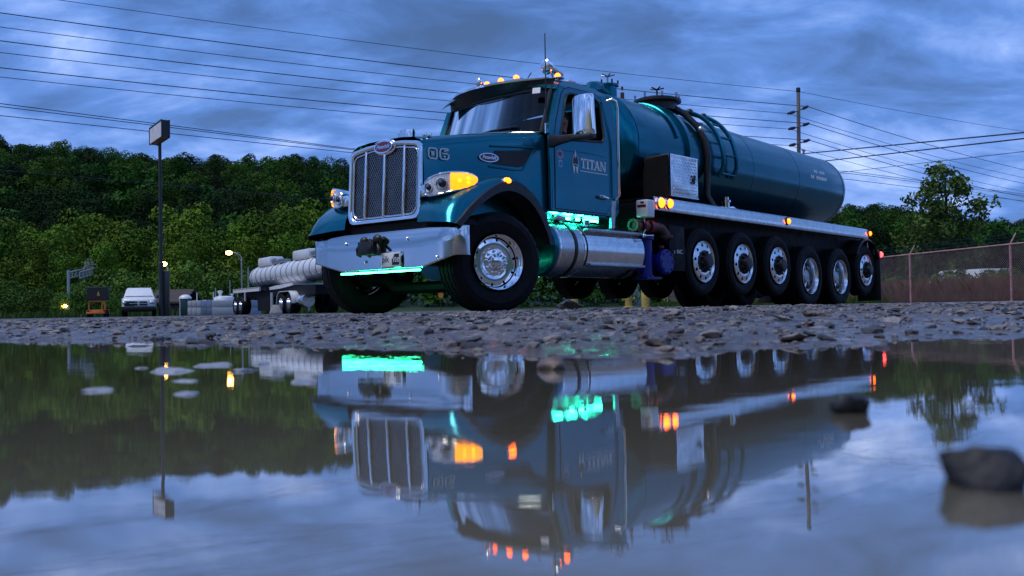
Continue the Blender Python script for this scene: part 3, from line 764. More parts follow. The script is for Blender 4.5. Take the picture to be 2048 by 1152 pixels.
# ---- wheels
def tyre(R_, w, ri, grooves=True):
    mb = MB(); h = w / 2
    pr = [(ri, -h * .72), (ri + .02, -h * .86), (ri + (R_ - ri) * .35, -h * .985), (ri + (R_ - ri) * .55, -h), (ri + (R_ - ri) * .58, -h * 1.012), (ri + (R_ - ri) * .61, -h), (ri + (R_ - ri) * .82, -h * .95), (R_ - .022, -h * .86), (R_ - .006, -h * .80)]
    tr = []
    for g in (-.62, -.22, .22, .62):
        tr += [(R_, h * (g - .07)), (R_ - .014, h * (g - .045)), (R_ - .014, h * (g + .045)), (R_, h * (g + .07))]
    pr = pr + [(R_, -h * .78)] + tr + [(R_, h * .78)] + [(r_, -y) for r_, y in reversed(pr)]
    n = 72; rings = []
    for r_, y in pr:
        ring = []
        for k in range(n):
            t = 2 * math.pi * k / n; rr = r_; yy = y
            if r_ > R_ - .03 and abs(y) > h * .7 and k % 2: rr = r_ - .010
            if r_ > R_ - .02 and abs(y) < h * .7: yy = y + (.008 if k % 2 else -.008)
            ring.append((rr * math.cos(t), yy, rr * math.sin(t)))
        rings.append(ring)
    mb.loft(rings, True, False)
    return mb.mesh("tyre", M['rubber'], sharp=30)
def rim(kind, ro, w):
    "outer face at y = -w/2; returns rim, hub meshes. disc built as a ring of petals so the hand holes are real openings"
    mb = MB(); f = -w / 2
    nh = 10
    lip = [(ro * .97, f + .02), (ro, f - .004), (ro * .985, f - .012), (ro * .955, f - .004)]
    if kind == 'front':
        deep = f + .105; rd = ro * .90; prof = lip + [(ro * .93, f + .03), (ro * .91, f + .05), (rd, deep - .012)]
        disc = [(rd, deep), (rd * .93, deep - .012), (rd * .68, deep - .020), (rd * .56, deep - .012)]
    elif kind == 'lift':
        deep = f + .012; rd = ro * .93; prof = lip + [(rd, deep)]
        disc = [(rd, deep + .002), (rd * .95, deep - .012), (rd * .62, deep - .030), (rd * .55, deep - .025)]
    else:
        deep = f + .175; rd = ro * .86; prof = lip + [(ro * .93, f + .02), (ro * .90, f + .045), (ro * .885, f + .10), (rd, deep - .02)]
        disc = [(rd, deep), (rd * .92, deep + .012), (rd * .64, deep + .02), (rd * .52, deep + .0)]
    mb.lathe(prof, 60)
    n = 120; per = n // nh
    (r0, y0), (r1, y1), (r2, y2), (r3, y3) = disc
    hr = 3 if kind == 'front' else 4
    rc = r1 + (r2 - r1) * (.16 if kind == 'front' else .30); hw = ro * (.055 if kind == 'front' else .085)
    radii = [r0, r1, rc + hw, rc + hw * .5, rc, rc - hw * .5, rc - hw, r2, r3]
    radii = sorted(set(radii), reverse=True)
    def yy(r_): return lerp_tab(sorted([(r0, y0), (r1, y1), (r2, y2), (r3, y3)]), r_)
    idx = {}; vs_ = []; fs_ = []
    for i, r_ in enumerate(radii):
        for k in range(n):
            t = 2 * math.pi * k / n; idx[i, k] = len(vs_); vs_.append((r_ * math.cos(t), yy(r_), r_ * math.sin(t)))
    for i in range(len(radii) - 1):
        for k in range(n):
            rm = (radii[i] + radii[i + 1]) / 2; tm = 2 * math.pi * (k + .5) / n; th = 2 * math.pi * (round(tm / (2 * math.pi) * nh)) / nh
            if ((rm - rc) ** 2 + (rm * (tm - th)) ** 2) ** .5 < hw: continue
            fs_.append((idx[i, k], idx[i, (k + 1) % n], idx[i + 1, (k + 1) % n], idx[i + 1, k]))
    mb.add(vs_, fs_)
    rm_ = mb.mesh("rim", M['chrome' if kind == 'front' else 'polished'], sharp=30, recalc=True)
    hb = MB()
    if kind == 'front':
        yb = y3
        hb.lathe([(r3 * 1.02, yb), (r3 * .92, yb - .02), (r3 * .62, yb - .03), (r3 * .58, yb - .075), (r3 * .50, yb - .085), (r3 * .15, yb - .095), (.001, yb - .095)], 40)
        for k in range(10):
            t = 2 * math.pi * (k + .5) / 10; hb.lathe([(.017, yb - .005), (.017, yb - .04), (.010, yb - .062), (.001, yb - .064)], 6, 'y', (r3 * .80 * math.cos(t), 0, r3 * .80 * math.sin(t)))
        for k in range(12):
            t = 2 * math.pi * k / 12; hb.box((r3 * .50 * math.cos(t), yb - .088, r3 * .50 * math.sin(t)), (.025, .016, .018), (0, -t, 0))
        hm = hb.mesh("hub", M['chrome'], sharp=30)
    elif kind == 'lift':
        yb = y3
        hb.lathe([(r3 * 1.05, yb), (r3 * 1.0, yb - .012), (r3 * .72, yb - .018), (r3 * .66, yb - .085), (r3 * .55, yb - .10), (r3 * .30, yb - .105), (.001, yb - .105)], 32)
        for k in range(10):
            t = 2 * math.pi * (k + .5) / 10; hb.lathe([(.019, yb - .005), (.019, yb - .045), (.012, yb - .055), (.001, yb - .055)], 6, 'y', (r3 * .86 * math.cos(t), 0, r3 * .86 * math.sin(t)))
        hm = hb.mesh("hub", M['black'], sharp=30)
    else:
        yb = y3
        hb.lathe([(r3 * 1.05, yb), (r3 * .85, yb - .015), (r3 * .8, yb - .10), (r3 * .66, yb - .115), (.001, yb - .12)], 32)
        hm = hb.mesh("hub", M['steel'], sharp=30)
    return rm_, hm
TY = {'front': tyre(.55, .42, .305), 'lift': tyre(.485, .28, .298), 'dual': tyre(.52, .27, .308)}
RM = {'front': rim('front', .307, .40), 'lift': rim('lift', .300, .27), 'dual': rim('dual', .312, .25)}
br = MB(); br.lathe([(.001, .06), (.21, .06), (.21, .16), (.001, .16)], 28); BRK = br.mesh("brake_drum", M['frame'])
def wheel(kind, x, y, z, sd, steer=0.0, dual=False):
    w = thing("wheel", None, None, (x, sd * abs(y), z), R(steer) + (0 if sd < 0 else math.pi)); w.parent = TR
    put("tyre", TY[kind], w); put("rim", RM[kind][0], w); put("hub", RM[kind][1], w); put("brake_drum", BRK, w)
    if dual:
        o = put("tyre", TY[kind], w); o.location.y = .33
    w.rotation_euler.y = R(random.uniform(0, 36))
    return w
LIFTS = (4.34, 5.54, 6.74, 10.49); DRV = (7.96, 9.25)
for sd in (-1, 1):
    wheel('front', 0, 1.01, .55, sd, -19)
    for x in LIFTS: wheel('lift', x, 1.08, .669, sd)
    for x in DRV: wheel('dual', x, 1.09, .52, sd, dual=True)
ax = MB()
ax.tube([(0, -.85, .42), (0, -.62, .40), (0, -.5, .31), (0, .5, .31), (0, .62, .40), (0, .85, .42)], .075, 8)
ax.build("front_axle", M['frame'], TR)
for x in LIFTS + DRV:
    a = MB(); z = .669 if x in LIFTS else .52; a.tube([(x, -.9, z), (x, .9, z)], .075, 8)
    if x in DRV: a.ball((x, 0, z), (.22, .22, .2), 12, 8)
    a.build("axle", M['frame'], TR)

# ---- bumper
BX = -.70
def bump_bottom(y):
    y = abs(y); return .492 if y < .64 else min(.612, .492 + (y - .64) / .50 * .12)
path = [(-.545, -1.225), (-.575, -1.225), (-.615, -1.222), (-.655, -1.205), (-.685, -1.17), (BX, -1.12)]
path += [(BX - .003 * (1 - (y / 1.1) ** 2), y) for y in (-.9, -.66, -.62, -.3, 0, .3, .62, .66, .9)]
path += [(x, -y) for x, y in reversed(path[:6])]
mb = MB(); rings = []
for x, y in path:
    zb = bump_bottom(y); ix = x + .05; iy = y * .96
    rings.append([(ix, iy, zb + .006), (x + .012, y, zb), (x, y, zb + .014), (x, y, zb + (.92 - zb) * .5), (x, y, .903), (x + .010, y * .997, .920), (x + .035, y * .98, .922), (ix + .06, iy, .915)])
mb.loft(rings, False, False)
BUMP = mb.build("bumper", M['bumper_chrome'], TR, sharp=35)
for y in (-.455, .575, .24, -.9): 
    b = MB(); b.lathe([(.018, 0), (.018, -.006), (.010, -.014), (.001, -.014)], 12, 'x', (BX - .010, y, .82 if abs(y) < .6 and y != .24 else .60)); b.build("bolt", M['chrome'], BUMP)
hk = MB()   # tow pin and winch block in the middle
hk.box((BX - .055, .13, .745), (.10, .26, .15)); hk.box((BX - .11, .05, .745), (.02, .07, .06))
hk.ball((BX - .05, .20, .83), (.05, .06, .05), 10, 6); hk.ball((BX - .05, -.02, .84), (.05, .07, .055), 10, 6)
hk.tube([(BX - .06, .26, .80), (BX - .08, .30, .74), (BX - .08, .29, .68), (BX - .07, .24, .66)], .018, 7)
hk.tube([(BX - .06, -.03, .79), (BX - .09, -.08, .72), (BX - .09, -.07, .66)], .020, 7)
hk.build("tow_hook", M['black'], BUMP, bevel=.008)
pl = MB(); pl.box((BX - .030, -.205, .605), (.008, .30, .155)); PLATE = pl.build("front_plate", M['white'], BUMP, bevel=.004)
pf = MB(); pf.box((BX - .026, -.205, .605), (.006, .325, .178)); pf.build("plate_frame", M['chrome'], BUMP, bevel=.004)
for y0, y1 in ((.665, .05), (.03, -.28), (-.295, -.64)):
    b = MB(); b.tube([(BX - .005, y0, .476), (BX - .005, y1, .476)], .011, 8); b.build("green_light_bar", M['green_front'], TR)
    b = MB(); b._bar((BX + .02, y0, .486), (BX + .02, y1, .486), .05, .012); b.build("light_rail", M['black'], TR)
ml = MB(); ml.prism([(.60, .70), (.60, .83), (.83, .85), (.80, .66)], -.0, .0); 
bs = MB(); bs.prism([(-1.22, .93), (1.22, .93), (1.16, 1.0), (.66, 1.02), (-.66, 1.02), (-1.16, 1.0)], -.60, -.40, 'x'); bs.build("bumper_filler", M['frame'], TR)

# ---- lettering
def text_mesh(name, txt, size, mat_, ext=.002, shear=0.0, ox=1.0, bold=0.0):
    c = bpy.data.curves.new(name, 'FONT'); c.body = txt; c.size = size; c.extrude = ext; c.align_x = 'CENTER'; c.align_y = 'CENTER'; c.shear = shear; c.offset = bold
    o = bpy.data.objects.new(name, c); COL.objects.link(o)
    bpy.context.view_layer.update()
    me = bpy.data.meshes.new_from_object(o.evaluated_get(bpy.context.evaluated_depsgraph_get()))
    bpy.data.objects.remove(o); me.materials.clear(); me.materials.append(mat_)
    for v in me.vertices: v.co.x *= ox
    return me
def lay(me, name, parent, loc, ax_, ay_):
    "text plane: ax_ = reading direction, ay_ = up direction"
    ax_ = Vector(ax_).normalized(); ay_ = Vector(ay_); ay_ = (ay_ - ax_ * ay_.dot(ax_)).normalized(); az_ = ax_.cross(ay_)
    o = put(name, me, parent)
    o.matrix_local = Matrix(((ax_.x, ay_.x, az_.x, loc[0]), (ax_.y, ay_.y, az_.y, loc[1]), (ax_.z, ay_.z, az_.z, loc[2]), (0, 0, 0, 1)))
    return o
# seen from the front, the reading direction is -y (passenger side is at the left of the picture)
bp_ = MB(); bp_.prism([(-.235, .545), (-.345, .545), (-.345, .665), (-.275, .665), (-.235, .61)], BX - .0375, BX - .0345, 'x')
bp_.build("plate_panel", M['black'], BUMP)
lay(text_mesh("lettering", "pik", .105, M['black'], .001, ox=.92), "lettering", BUMP, (BX - .036, -.125, .608), (0, -1, 0), (0, 0, 1))
lay(text_mesh("lettering", "rite", .105, M['white'], .001, ox=.92), "lettering", BUMP, (BX - .0395, -.285, .608), (0, -1, 0), (0, 0, 1))

# ---- grille
GX = -.655
def gout(e, top=0.0):
    "grille outline (y,z), e = inset"
    w = .60 - e; zb = 1.035 + e * .9; zt = 1.900 - e
    pts = arc(w - .10, zb + .10, .10, -90, 0, 5) + arc(w - .075, zt - .075, .075, 0, 80, 5)
    pts += [(w * .5, zt + .030), (0, zt + .045)]
    left = [(-y, z) for y, z in reversed(pts[:-1])]
    return pts + left
def resamp(p, n=96):
    p = p + [p[0]]; L_ = [0]
    for a, b in zip(p, p[1:]): L_.append(L_[-1] + math.dist(a, b))
    out = []
    for k in range(n):
        s_ = L_[-1] * k / n; i = max(j for j in range(len(L_) - 1) if L_[j] <= s_); t = (s_ - L_[i]) / max(1e-9, L_[i + 1] - L_[i])
        out.append((p[i][0] + (p[i + 1][0] - p[i][0]) * t, p[i][1] + (p[i + 1][1] - p[i][1]) * t))
    return out
def gx(z): return GX + (z - 1.05) * .055          # the grille leans back a little
GR = thing("grille", None, None); GR.parent = TR
def angmatch(outer, inner, n=120):
    cz = 1.46; res = []
    for k in range(n):
        an = 2 * math.pi * k / n; d = (math.cos(an), math.sin(an)); q = []
        for poly in (outer, inner):
            best = 0
            for i in range(len(poly)):
                x1, z1 = poly[i][0], poly[i][1] - cz; x2, z2 = poly[(i + 1) % len(poly)][0], poly[(i + 1) % len(poly)][1] - cz
                ex, ez = x2 - x1, z2 - z1; den = d[0] * ez - d[1] * ex
                if abs(den) < 1e-9: continue
                t = (x1 * ez - z1 * ex) / den; u = (x1 * d[1] - z1 * d[0]) / den
                if t > 0 and -1e-6 <= u <= 1 + 1e-6: best = max(best, t)
            q.append((best * d[0], best * d[1] + cz))
        res.append(q)
    return res
pairs = angmatch(gout(0.0), gout(.055))
mb = MB(); rings = []
for k in range(6):
    t, dx = ((0, .20), (0, .012), (.12, -.006), (.62, -.010), (.94, .004), (1.0, .045))[k]
    rings.append([(gx(o_[1] + (i_[1] - o_[1]) * t) + dx, o_[0] + (i_[0] - o_[0]) * t, o_[1] + (i_[1] - o_[1]) * t) for o_, i_ in pairs])
mb.loft(rings, True, False); mb.build("grille_frame", M['chrome'], GR, sharp=50)
rim2 = resamp(gout(.072), 90); mb = MB(); P_ = [(gx(z) + .018, y, z) for y, z in rim2]; mb.tube(P_ + [P_[0]], .010, 8, False); mb.build("grille_trim", M['chrome'], GR)
bk = MB(); o_ = resamp(gout(.05), 60); bk.add([(gx(z) + .085, y, z) for y, z in o_], [tuple(range(60))]); bk.build("radiator", M['frame'], GR, recalc=False)
# woven screen: two families of wires, clipped by the outline
def inside(y, z):
    if abs(y) > .53 or z < 1.10 or z > 1.862: return False
    return not (abs(y) > .44 and ((abs(y) - .44) ** 2 + (z - 1.19) ** 2 > .0085 and z < 1.19))
scr = MB()
for fam in (1, -1):
    for k in range(-44, 45):
        y0 = k * .036; run = []
        zl = [1.10 + .0153 * i for i in range(51)]
        pts = [(y0 + fam * (z - 1.47) * .62, z) for z in zl]; pts = [p for p in pts if inside(*p)]
        if len(pts) > 2: scr._bar((gx(pts[0][1]) + .034 + fam * .002, *pts[0]), (gx(pts[-1][1]) + .034 + fam * .002, *pts[-1]), .0055, .0055)
so_ = scr.build("grille_screen", M['steel'], GR, recalc=False); so_['kind'] = 'stuff'
pp = MB(); pp.prism([(-.535, 1.10), (.535, 1.10), (.535, 1.84), (-.535, 1.84)], GX + .085, GX + .088, 'x')
for y in (.315, 0.0, -.325):
    zt = 1.87
    b = MB(); b.box((gx(1.47) + .012, y, (1.075 + zt) / 2), (.035, .034, zt - 1.075)); o = b.build("grille_bar", M['chrome'], GR, bevel=.010)
    for v in o.data.vertices: v.co.x += (v.co.z - 1.47) * .055
# crown emblem
def emblem(parent, loc, ax_, ay_, w, h, txt, ts):
    mb = MB(); n = 36
    mb.add([(w * .5 * math.cos(2 * math.pi * k / n), h * .5 * math.sin(2 * math.pi * k / n), 0) for k in range(n)] + [(w * .5 * math.cos(2 * math.pi * k / n), h * .5 * math.sin(2 * math.pi * k / n), .012) for k in range(n)],
           [tuple(range(n, 2 * n))] + [(k, (k + 1) % n, n + (k + 1) % n, n + k) for k in range(n)])
    e = lay(mb.mesh("emblem", M['chrome']), "emblem", parent, loc, ax_, ay_)
    r_ = MB(); r_.add([(w * .44 * math.cos(2 * math.pi * k / n), h * .40 * math.sin(2 * math.pi * k / n), .0145) for k in range(n)], [tuple(range(n))]); r_ = r_.mesh("emblem_field", M['red'], recalc=False)
    for me in (r_, text_mesh("emblem_script", txt, ts, M['chrome'], .001, shear=.35, bold=.0012)):
        if me.name.startswith("emblem_script"):
            for v in me.vertices: v.co.z += .0165
        n_ = "emblem_field" if me is r_ else "emblem_script"
        if parent.parent is TR: o = put(n_, me, parent); o.matrix_local = e.matrix_local.copy()
        else: put(n_, me, e)
    return e
emblem(GR, (gx(1.88) - .012, 0.0, 1.885), (0, -1, 0), (.055, 0, 1), .30, .145, "Peterbilt", .062)
for y in (-.0, ):
    b = MB(); b.ball((gx(1.88) + .005, y, 1.885), (.016, .185, .093), 24, 10); b.build("emblem_surround", M['chrome'], GR)

# ---- hood
HW = [(-.60, .605), (-.40, .635), (-.1, .705), (.3, .80), (.7, .895), (1.08, .965)]
HT_ = [(-.60, 1.925), (-.40, 1.945), (-.1, 1.995), (.35, 2.065), (.7, 2.115), (1.08, 2.16)]
def hood_sec(x):
    w, t = lerp_tab(HW, x), lerp_tab(HT_, x); c = .045
    half = [(0, t + c), (w * .45, t + c * .9), (w * .78, t + c * .45), (w - .11, t + .004), (w - .055, t - .016), (w - .018, t - .05), (w - .004, t - .10), (w, t - .17), (w + .008, 1.62), (w + .012, 1.42), (w + .016, 1.15), (w + .016, .98)]
    return [(x, -y, z) for y, z in reversed(half)] + [(x, y, z) for y, z in half[1:]]
mb = MB(); xs = [-.60 + 1.68 * i / 20 for i in range(21)]
mb.loft([hood_sec(x) for x in xs], False, False)
HOOD = mb.build("hood", M['teal'], TR, sharp=45)
mb = MB(); mb.box((.25, 0, 1.35), (1.5, 1.15, .9)); mb.build("engine_bay", M['frame'], TR)
# raised bulge line, vent scoop and side emblem
for sd in (-1, 1):
    v = MB()
    q = [(.34, 1.855), (.80, 1.895), (.86, 1.885), (.74, 1.71), (.66, 1.685), (.30, 1.70)]
    yy = lambda x: sd * (lerp_tab(HW, x) + .010)
    v.add([(x, yy(x), z) for x, z in q] + [(x, yy(x) + sd * .006, z) for x, z in q], [tuple(range(6)), tuple(range(6, 12))] + [(i, (i + 1) % 6, 6 + (i + 1) % 6, 6 + i) for i in range(6)])
    v.build("vent_recess", M['black'], HOOD)
    ln = MB(); ln.tube([(.28, yy(.28) + sd * .002, 1.905), (.60, yy(.6) + sd * .002, 1.925), (.90, yy(.9) + sd * .004, 1.93)], .012, 8)
    ln.tube([(.25, yy(.25) + sd * .002, 1.665), (.6, yy(.6) + sd * .002, 1.648), (.72, yy(.72) + sd * .003, 1.66), (.90, yy(.9) + sd * .004, 1.93)], .010, 8)
    ln.build("vent_trim", M['teal'], HOOD)
    slp = Vector((1, sd * .235, 0.0))
    emblem(HOOD, (.245, yy(.245) + sd * .004, 1.765), slp * (1 if sd < 0 else -1), (0, 0, 1), .27, .105, "Peterbilt", .055)
    # fleet number: outlined block figures, 0 then 6
    S_ = .0
    def fig(shape, ox):
        m_ = MB()
        for (x0, z0, x1, z1) in shape: m_._bar((x0 + ox, 0, z0), (x1 + ox, 0, z1), .020, .006)
        return m_
    dig = MB(); dig2 = MB()
    for ox, segs in ((0, ((.02, .0, .09, .0), (.02, .115, .09, .115), (.0, .02, .0, .095), (.11, .02, .11, .095), (.0, .02, .02, .0), (.09, .0, .11, .02), (.0, .095, .02, .115), (.09, .115, .11, .095), (.045, .035, .045, .08), (.065, .035, .065, .08))),
                     (.15, ((.02, .0, .09, .0), (.02, .115, .10, .115), (.0, .02, .0, .095), (.11, .02, .11, .055), (.0, .02, .02, .0), (.09, .0, .11, .02), (.0, .095, .02, .115), (.03, .062, .10, .062), (.045, .03, .07, .03), (.11, .10, .10, .115), (.11, .10, .05, .092)))):
        for x0, z0, x1, z1 in segs: dig._bar((x0 + ox, z0, 0), (x1 + ox, z1, 0), .0145, .004)
    if sd < 0:
        lay(dig.mesh("fleet_number", M['white'], recalc=False), "fleet_number", HOOD, (-.535, yy(-.535) - .004, 1.695), (1, -.235, .02), (0, 0, 1))
# hood hardware: wiper nozzle, small chrome marker, ornament
mb = MB(); mb.lathe([(.026, 0), (.028, .02), (.022, .04), (.001, .045)], 12, 'z', (-.50, -.53, 1.955)); mb.build("hood_marker", M['chrome'], HOOD)
mb = MB(); mb.prism([(-.66, 1.93), (-.62, 1.955), (-.50, 1.985), (-.51, 1.972), (-.58, 1.935)], .085, .115, 'y'); mb.build("hood_ornament", M['chrome'], HOOD, bevel=.006)
mb = MB(); mb.box((-.40, -.50, 1.985), (.05, .045, .05)); mb.build("hood_latch", M['chrome'], HOOD, bevel=.01)

# ---- fenders
LIP = [(-.76, .93), (-.67, 1.0), (-.56, 1.10), (-.42, 1.205), (-.28, 1.295), (-.14, 1.37), (0.0, 1.425), (.15, 1.45), (.32, 1.425), (.49, 1.35), (.61, 1.25), (.71, 1.137), (.79, 1.0), (.845, .885), (.875, .77)]
CRN = [(-.80, .955), (-.755, 1.06), (-.66, 1.185), (-.50, 1.30), (-.33, 1.385), (-.16, 1.45), (0.0, 1.492), (.15, 1.512), (.33, 1.48), (.50, 1.405), (.635, 1.30), (.745, 1.175), (.83, 1.03), (.89, .90), (.915, .78)]
INN = [(-.70, .99), (-.68, 1.10), (-.60, 1.22), (-.48, 1.32), (-.32, 1.41), (-.16, 1.475), (0.0, 1.52), (.15, 1.545), (.33, 1.545), (.50, 1.535), (.70, 1.50), (.84, 1.42), (.92, 1.28), (.96, 1.08), (.97, .85)]
ARI = [(-.66, .90), (-.58, .97), (-.48, 1.06), (-.35, 1.15), (-.23, 1.22), (-.11, 1.275), (0.02, 1.312), (.14, 1.322), (.28, 1.30), (.43, 1.24), (.54, 1.16), (.635, 1.06), (.71, .95), (.765, .86), (.79, .77)]
def sm(tab, n=46):
    "smooth resample"
    out = []
    P_ = np.array(tab); m_ = len(P_)
    for k in range(n + 1):
        u = (m_ - 1) * k / n; i = min(int(u), m_ - 2); t = u - i
        p0, p1, p2, p3 = P_[max(i - 1, 0)], P_[i], P_[i + 1], P_[min(i + 2, m_ - 1)]
        out.append(tuple(0.5 * ((2 * p1) + (p2 - p0) * t + (2 * p0 - 5 * p1 + 4 * p2 - p3) * t * t + (3 * p1 - p0 - 3 * p2 + p3) * t ** 3)))
    return out
def fender(sd):
    l, c, i_, a = sm(LIP), sm(CRN), sm(INN), sm(ARI); mb = MB(); rings = []
    for (lx, lz), (cx, cz), (ix, iz), (axx, az) in zip(l, c, i_, a):
        wi = lerp_tab(HW, ix) + .0
        rings.append([(ix, sd * wi, iz), (ix * .7 + cx * .3, sd * (wi * .65 + 1.08 * .35), iz * .62 + cz * .38 + .008), (cx, sd * 1.07, cz), (cx * .75 + lx * .25, sd * 1.145, cz - (cz - lz) * .18), (cx * .3 + lx * .7, sd * 1.195, cz - (cz - lz) * .52), (lx, sd * 1.212, lz)])
    mb.loft(rings, False, False)
    F_ = mb.build("fender", M['teal'], TR, sharp=60)
    fl = MB(); rings = []
    for (lx, lz), (axx, az) in zip(l, a):
        rings.append([(lx, sd * 1.205, lz + .004), (lx * .96 + axx * .04, sd * 1.235, lz * .96 + az * .04), (axx * .9 + lx * .1, sd * 1.235, az * .9 + lz * .1), (axx, sd * 1.20, az), (axx, sd * 1.0, az)])
    fl.loft(rings, False, False); fl.build("fender_flare", M['black'], F_, sharp=40)
    il = MB(); il.loft([[(axx * 1.0, sd * 1.2, az), (axx, sd * .62, az + .02)] for axx, az in a], False, False); il.build("wheel_arch_liner", M['frame'], F_, recalc=False)
    lm = MB(); lm.ball((.085, sd * 1.215, 1.445), (.060, .035, .036), 14, 8); lm.build("marker_lamp", M['amber'], F_)
    lb = MB(); lb.ball((.085, sd * 1.20, 1.435), (.078, .030, .045), 14, 8); lb.build("lamp_base", M['chrome'], F_)
both(fender)

# ---- headlights
def headlight(sd):
    H = thing("headlight", None, None); H.parent = TR
    #            x     y     zlo   zhi
    st = [(-.655, .69, 1.285, 1.405), (-.655, .75, 1.270, 1.445), (-.645, .82, 1.272, 1.470), (-.615, .90, 1.285, 1.487), (-.565, .98, 1.303, 1.495), (-.495, 1.045, 1.322, 1.497), (-.415, 1.09, 1.345, 1.490), (-.345, 1.112, 1.372, 1.475), (-.305, 1.118, 1.405, 1.455)]
    n = len(st); nr = []
    for i in range(n):
        a, b = st[max(i - 1, 0)], st[min(i + 1, n - 1)]; t = Vector((b[0] - a[0], b[1] - a[1], 0)).normalized(); nr.append(Vector((-t.y, t.x, 0)))
    def pt(i, u, off):
        x, y, a, b = st[i]; p = Vector((x, y, a + (b - a) * u)) + nr[i] * off; return (p.x, sd * p.y, p.z)
    sh = MB(); rings = []
    for i in range(n):
        d = .30 if 0 < i < n - 1 else .22
        rings.append([pt(i, .0, .004), pt(i, -.06, -.03), pt(i, -.02, -d * .6), pt(i, .4, -d), pt(i, .9, -d * .8), pt(i, 1.07, -.06), pt(i, 1.09, -.01), pt(i, 1.0, .006)])
    sh.loft(rings, True, True); sh.build("headlight_shell", M['chrome'], H, sharp=50)
    bz = MB(); bz.tube([pt(i, 1.03, .002) for i in range(n)] + [pt(n - 1, .5, .004)] + [pt(i, -.03, .002) for i in range(n - 1, -1, -1)] + [pt(0, .5, .004), pt(0, 1.03, .002)], .012, 8, False); bz.build("headlight_bezel", M['chrome'], H)
    def lens(i0, i1, nm, m_, off=.012):
        lm = MB(); rings = []
        for i in range(i0, i1 + 1):
            rings.append([pt(i, u, off + .012 * math.sin(math.pi * u)) for u in (0.02, .2, .4, .6, .8, .98)])
        lm.loft(rings, False, False); return lm.build(nm, m_, H, recalc=False)
    bkm = MB(); bkm.loft([[pt(i, u, .007) for u in (0.03, .5, .97)] for i in range(0, 5 if sd < 0 else 4)], False, False); bkm.build("reflector", M['reflector'], H, recalc=False)
    for i, u, r_ in ((1, .46, .055), (3, .5, .066)):
        p = Vector(pt(i, u, .008)); nn = Vector((nr[i].x, sd * nr[i].y, 0)) * (1 if True else 1)
        m_ = MB(); rings = []
        a = nn.cross(Vector((0, 0, 1))).normalized(); b = Vector((0, 0, 1))
        for r2, o2 in ((1.0, .0), (1.0, .012), (.86, .014), (.80, .004), (.45, -.004)):
            rings.append([p + nn * o2 + r_ * r2 * (math.cos(2 * math.pi * k / 24) * a + math.sin(2 * math.pi * k / 24) * b) for k in range(24)])
        m_.loft(rings, True, False); m_.build("lamp_ring", M['chrome'], H)
        bb = MB(); bb.ball(p + nn * .004, (r_ * .52,) * 3, 14, 8); bb.build("projector", M['black'], H)
    lens(4 if sd < 0 else 3, 8, "turn_signal", M['amber_dim'])
    for i, u in ((6, .62), (6, .30), (5, .5)):
        p = Vector(pt(i, u, .020)); bb = MB(); bb.ball(p, .020, 10, 6); bb.build("signal_bulb", M['amber'], H)
    br_ = MB(); br_.box((-.615, sd * .655, 1.33), (.07, .075, .13)); br_.build("headlight_bracket", M['chrome'], H, bevel=.012)
both(headlight)

# ---- cab
SIDE = [(1.06, 1.205), (1.06, 2.13), (1.12, 2.30), (1.32, 2.72), (1.42, 2.80), (1.60, 2.845), (1.85, 2.86), (2.15, 2.845), (2.33, 2.80), (2.43, 2.70), (2.46, 2.58), (2.47, 1.27), (2.42, 1.205)]
DOOR = [(1.135, 1.225), (1.135, 2.10), (1.19, 2.27), (1.36, 2.63), (1.43, 2.715), (1.55, 2.755), (2.08, 2.765), (2.19, 2.72), (2.235, 2.62), (2.245, 1.30), (2.20, 1.225)]
WIN0 = WIN = [(1.265, 2.10), (1.27, 2.15), (1.425, 2.56), (1.475, 2.645), (1.56, 2.675), (2.06, 2.685), (2.135, 2.645), (2.155, 2.57), (2.165, 2.20), (2.12, 2.135), (1.32, 2.07)]
def cy(z): return 1.055 if z < 2.12 else 1.055 - .085 * ((z - 2.12) / .7) ** 1.2 - (.05 * max(0, z - 2.74) / .1)
CAB = thing("cab", None, None); CAB.parent = TR
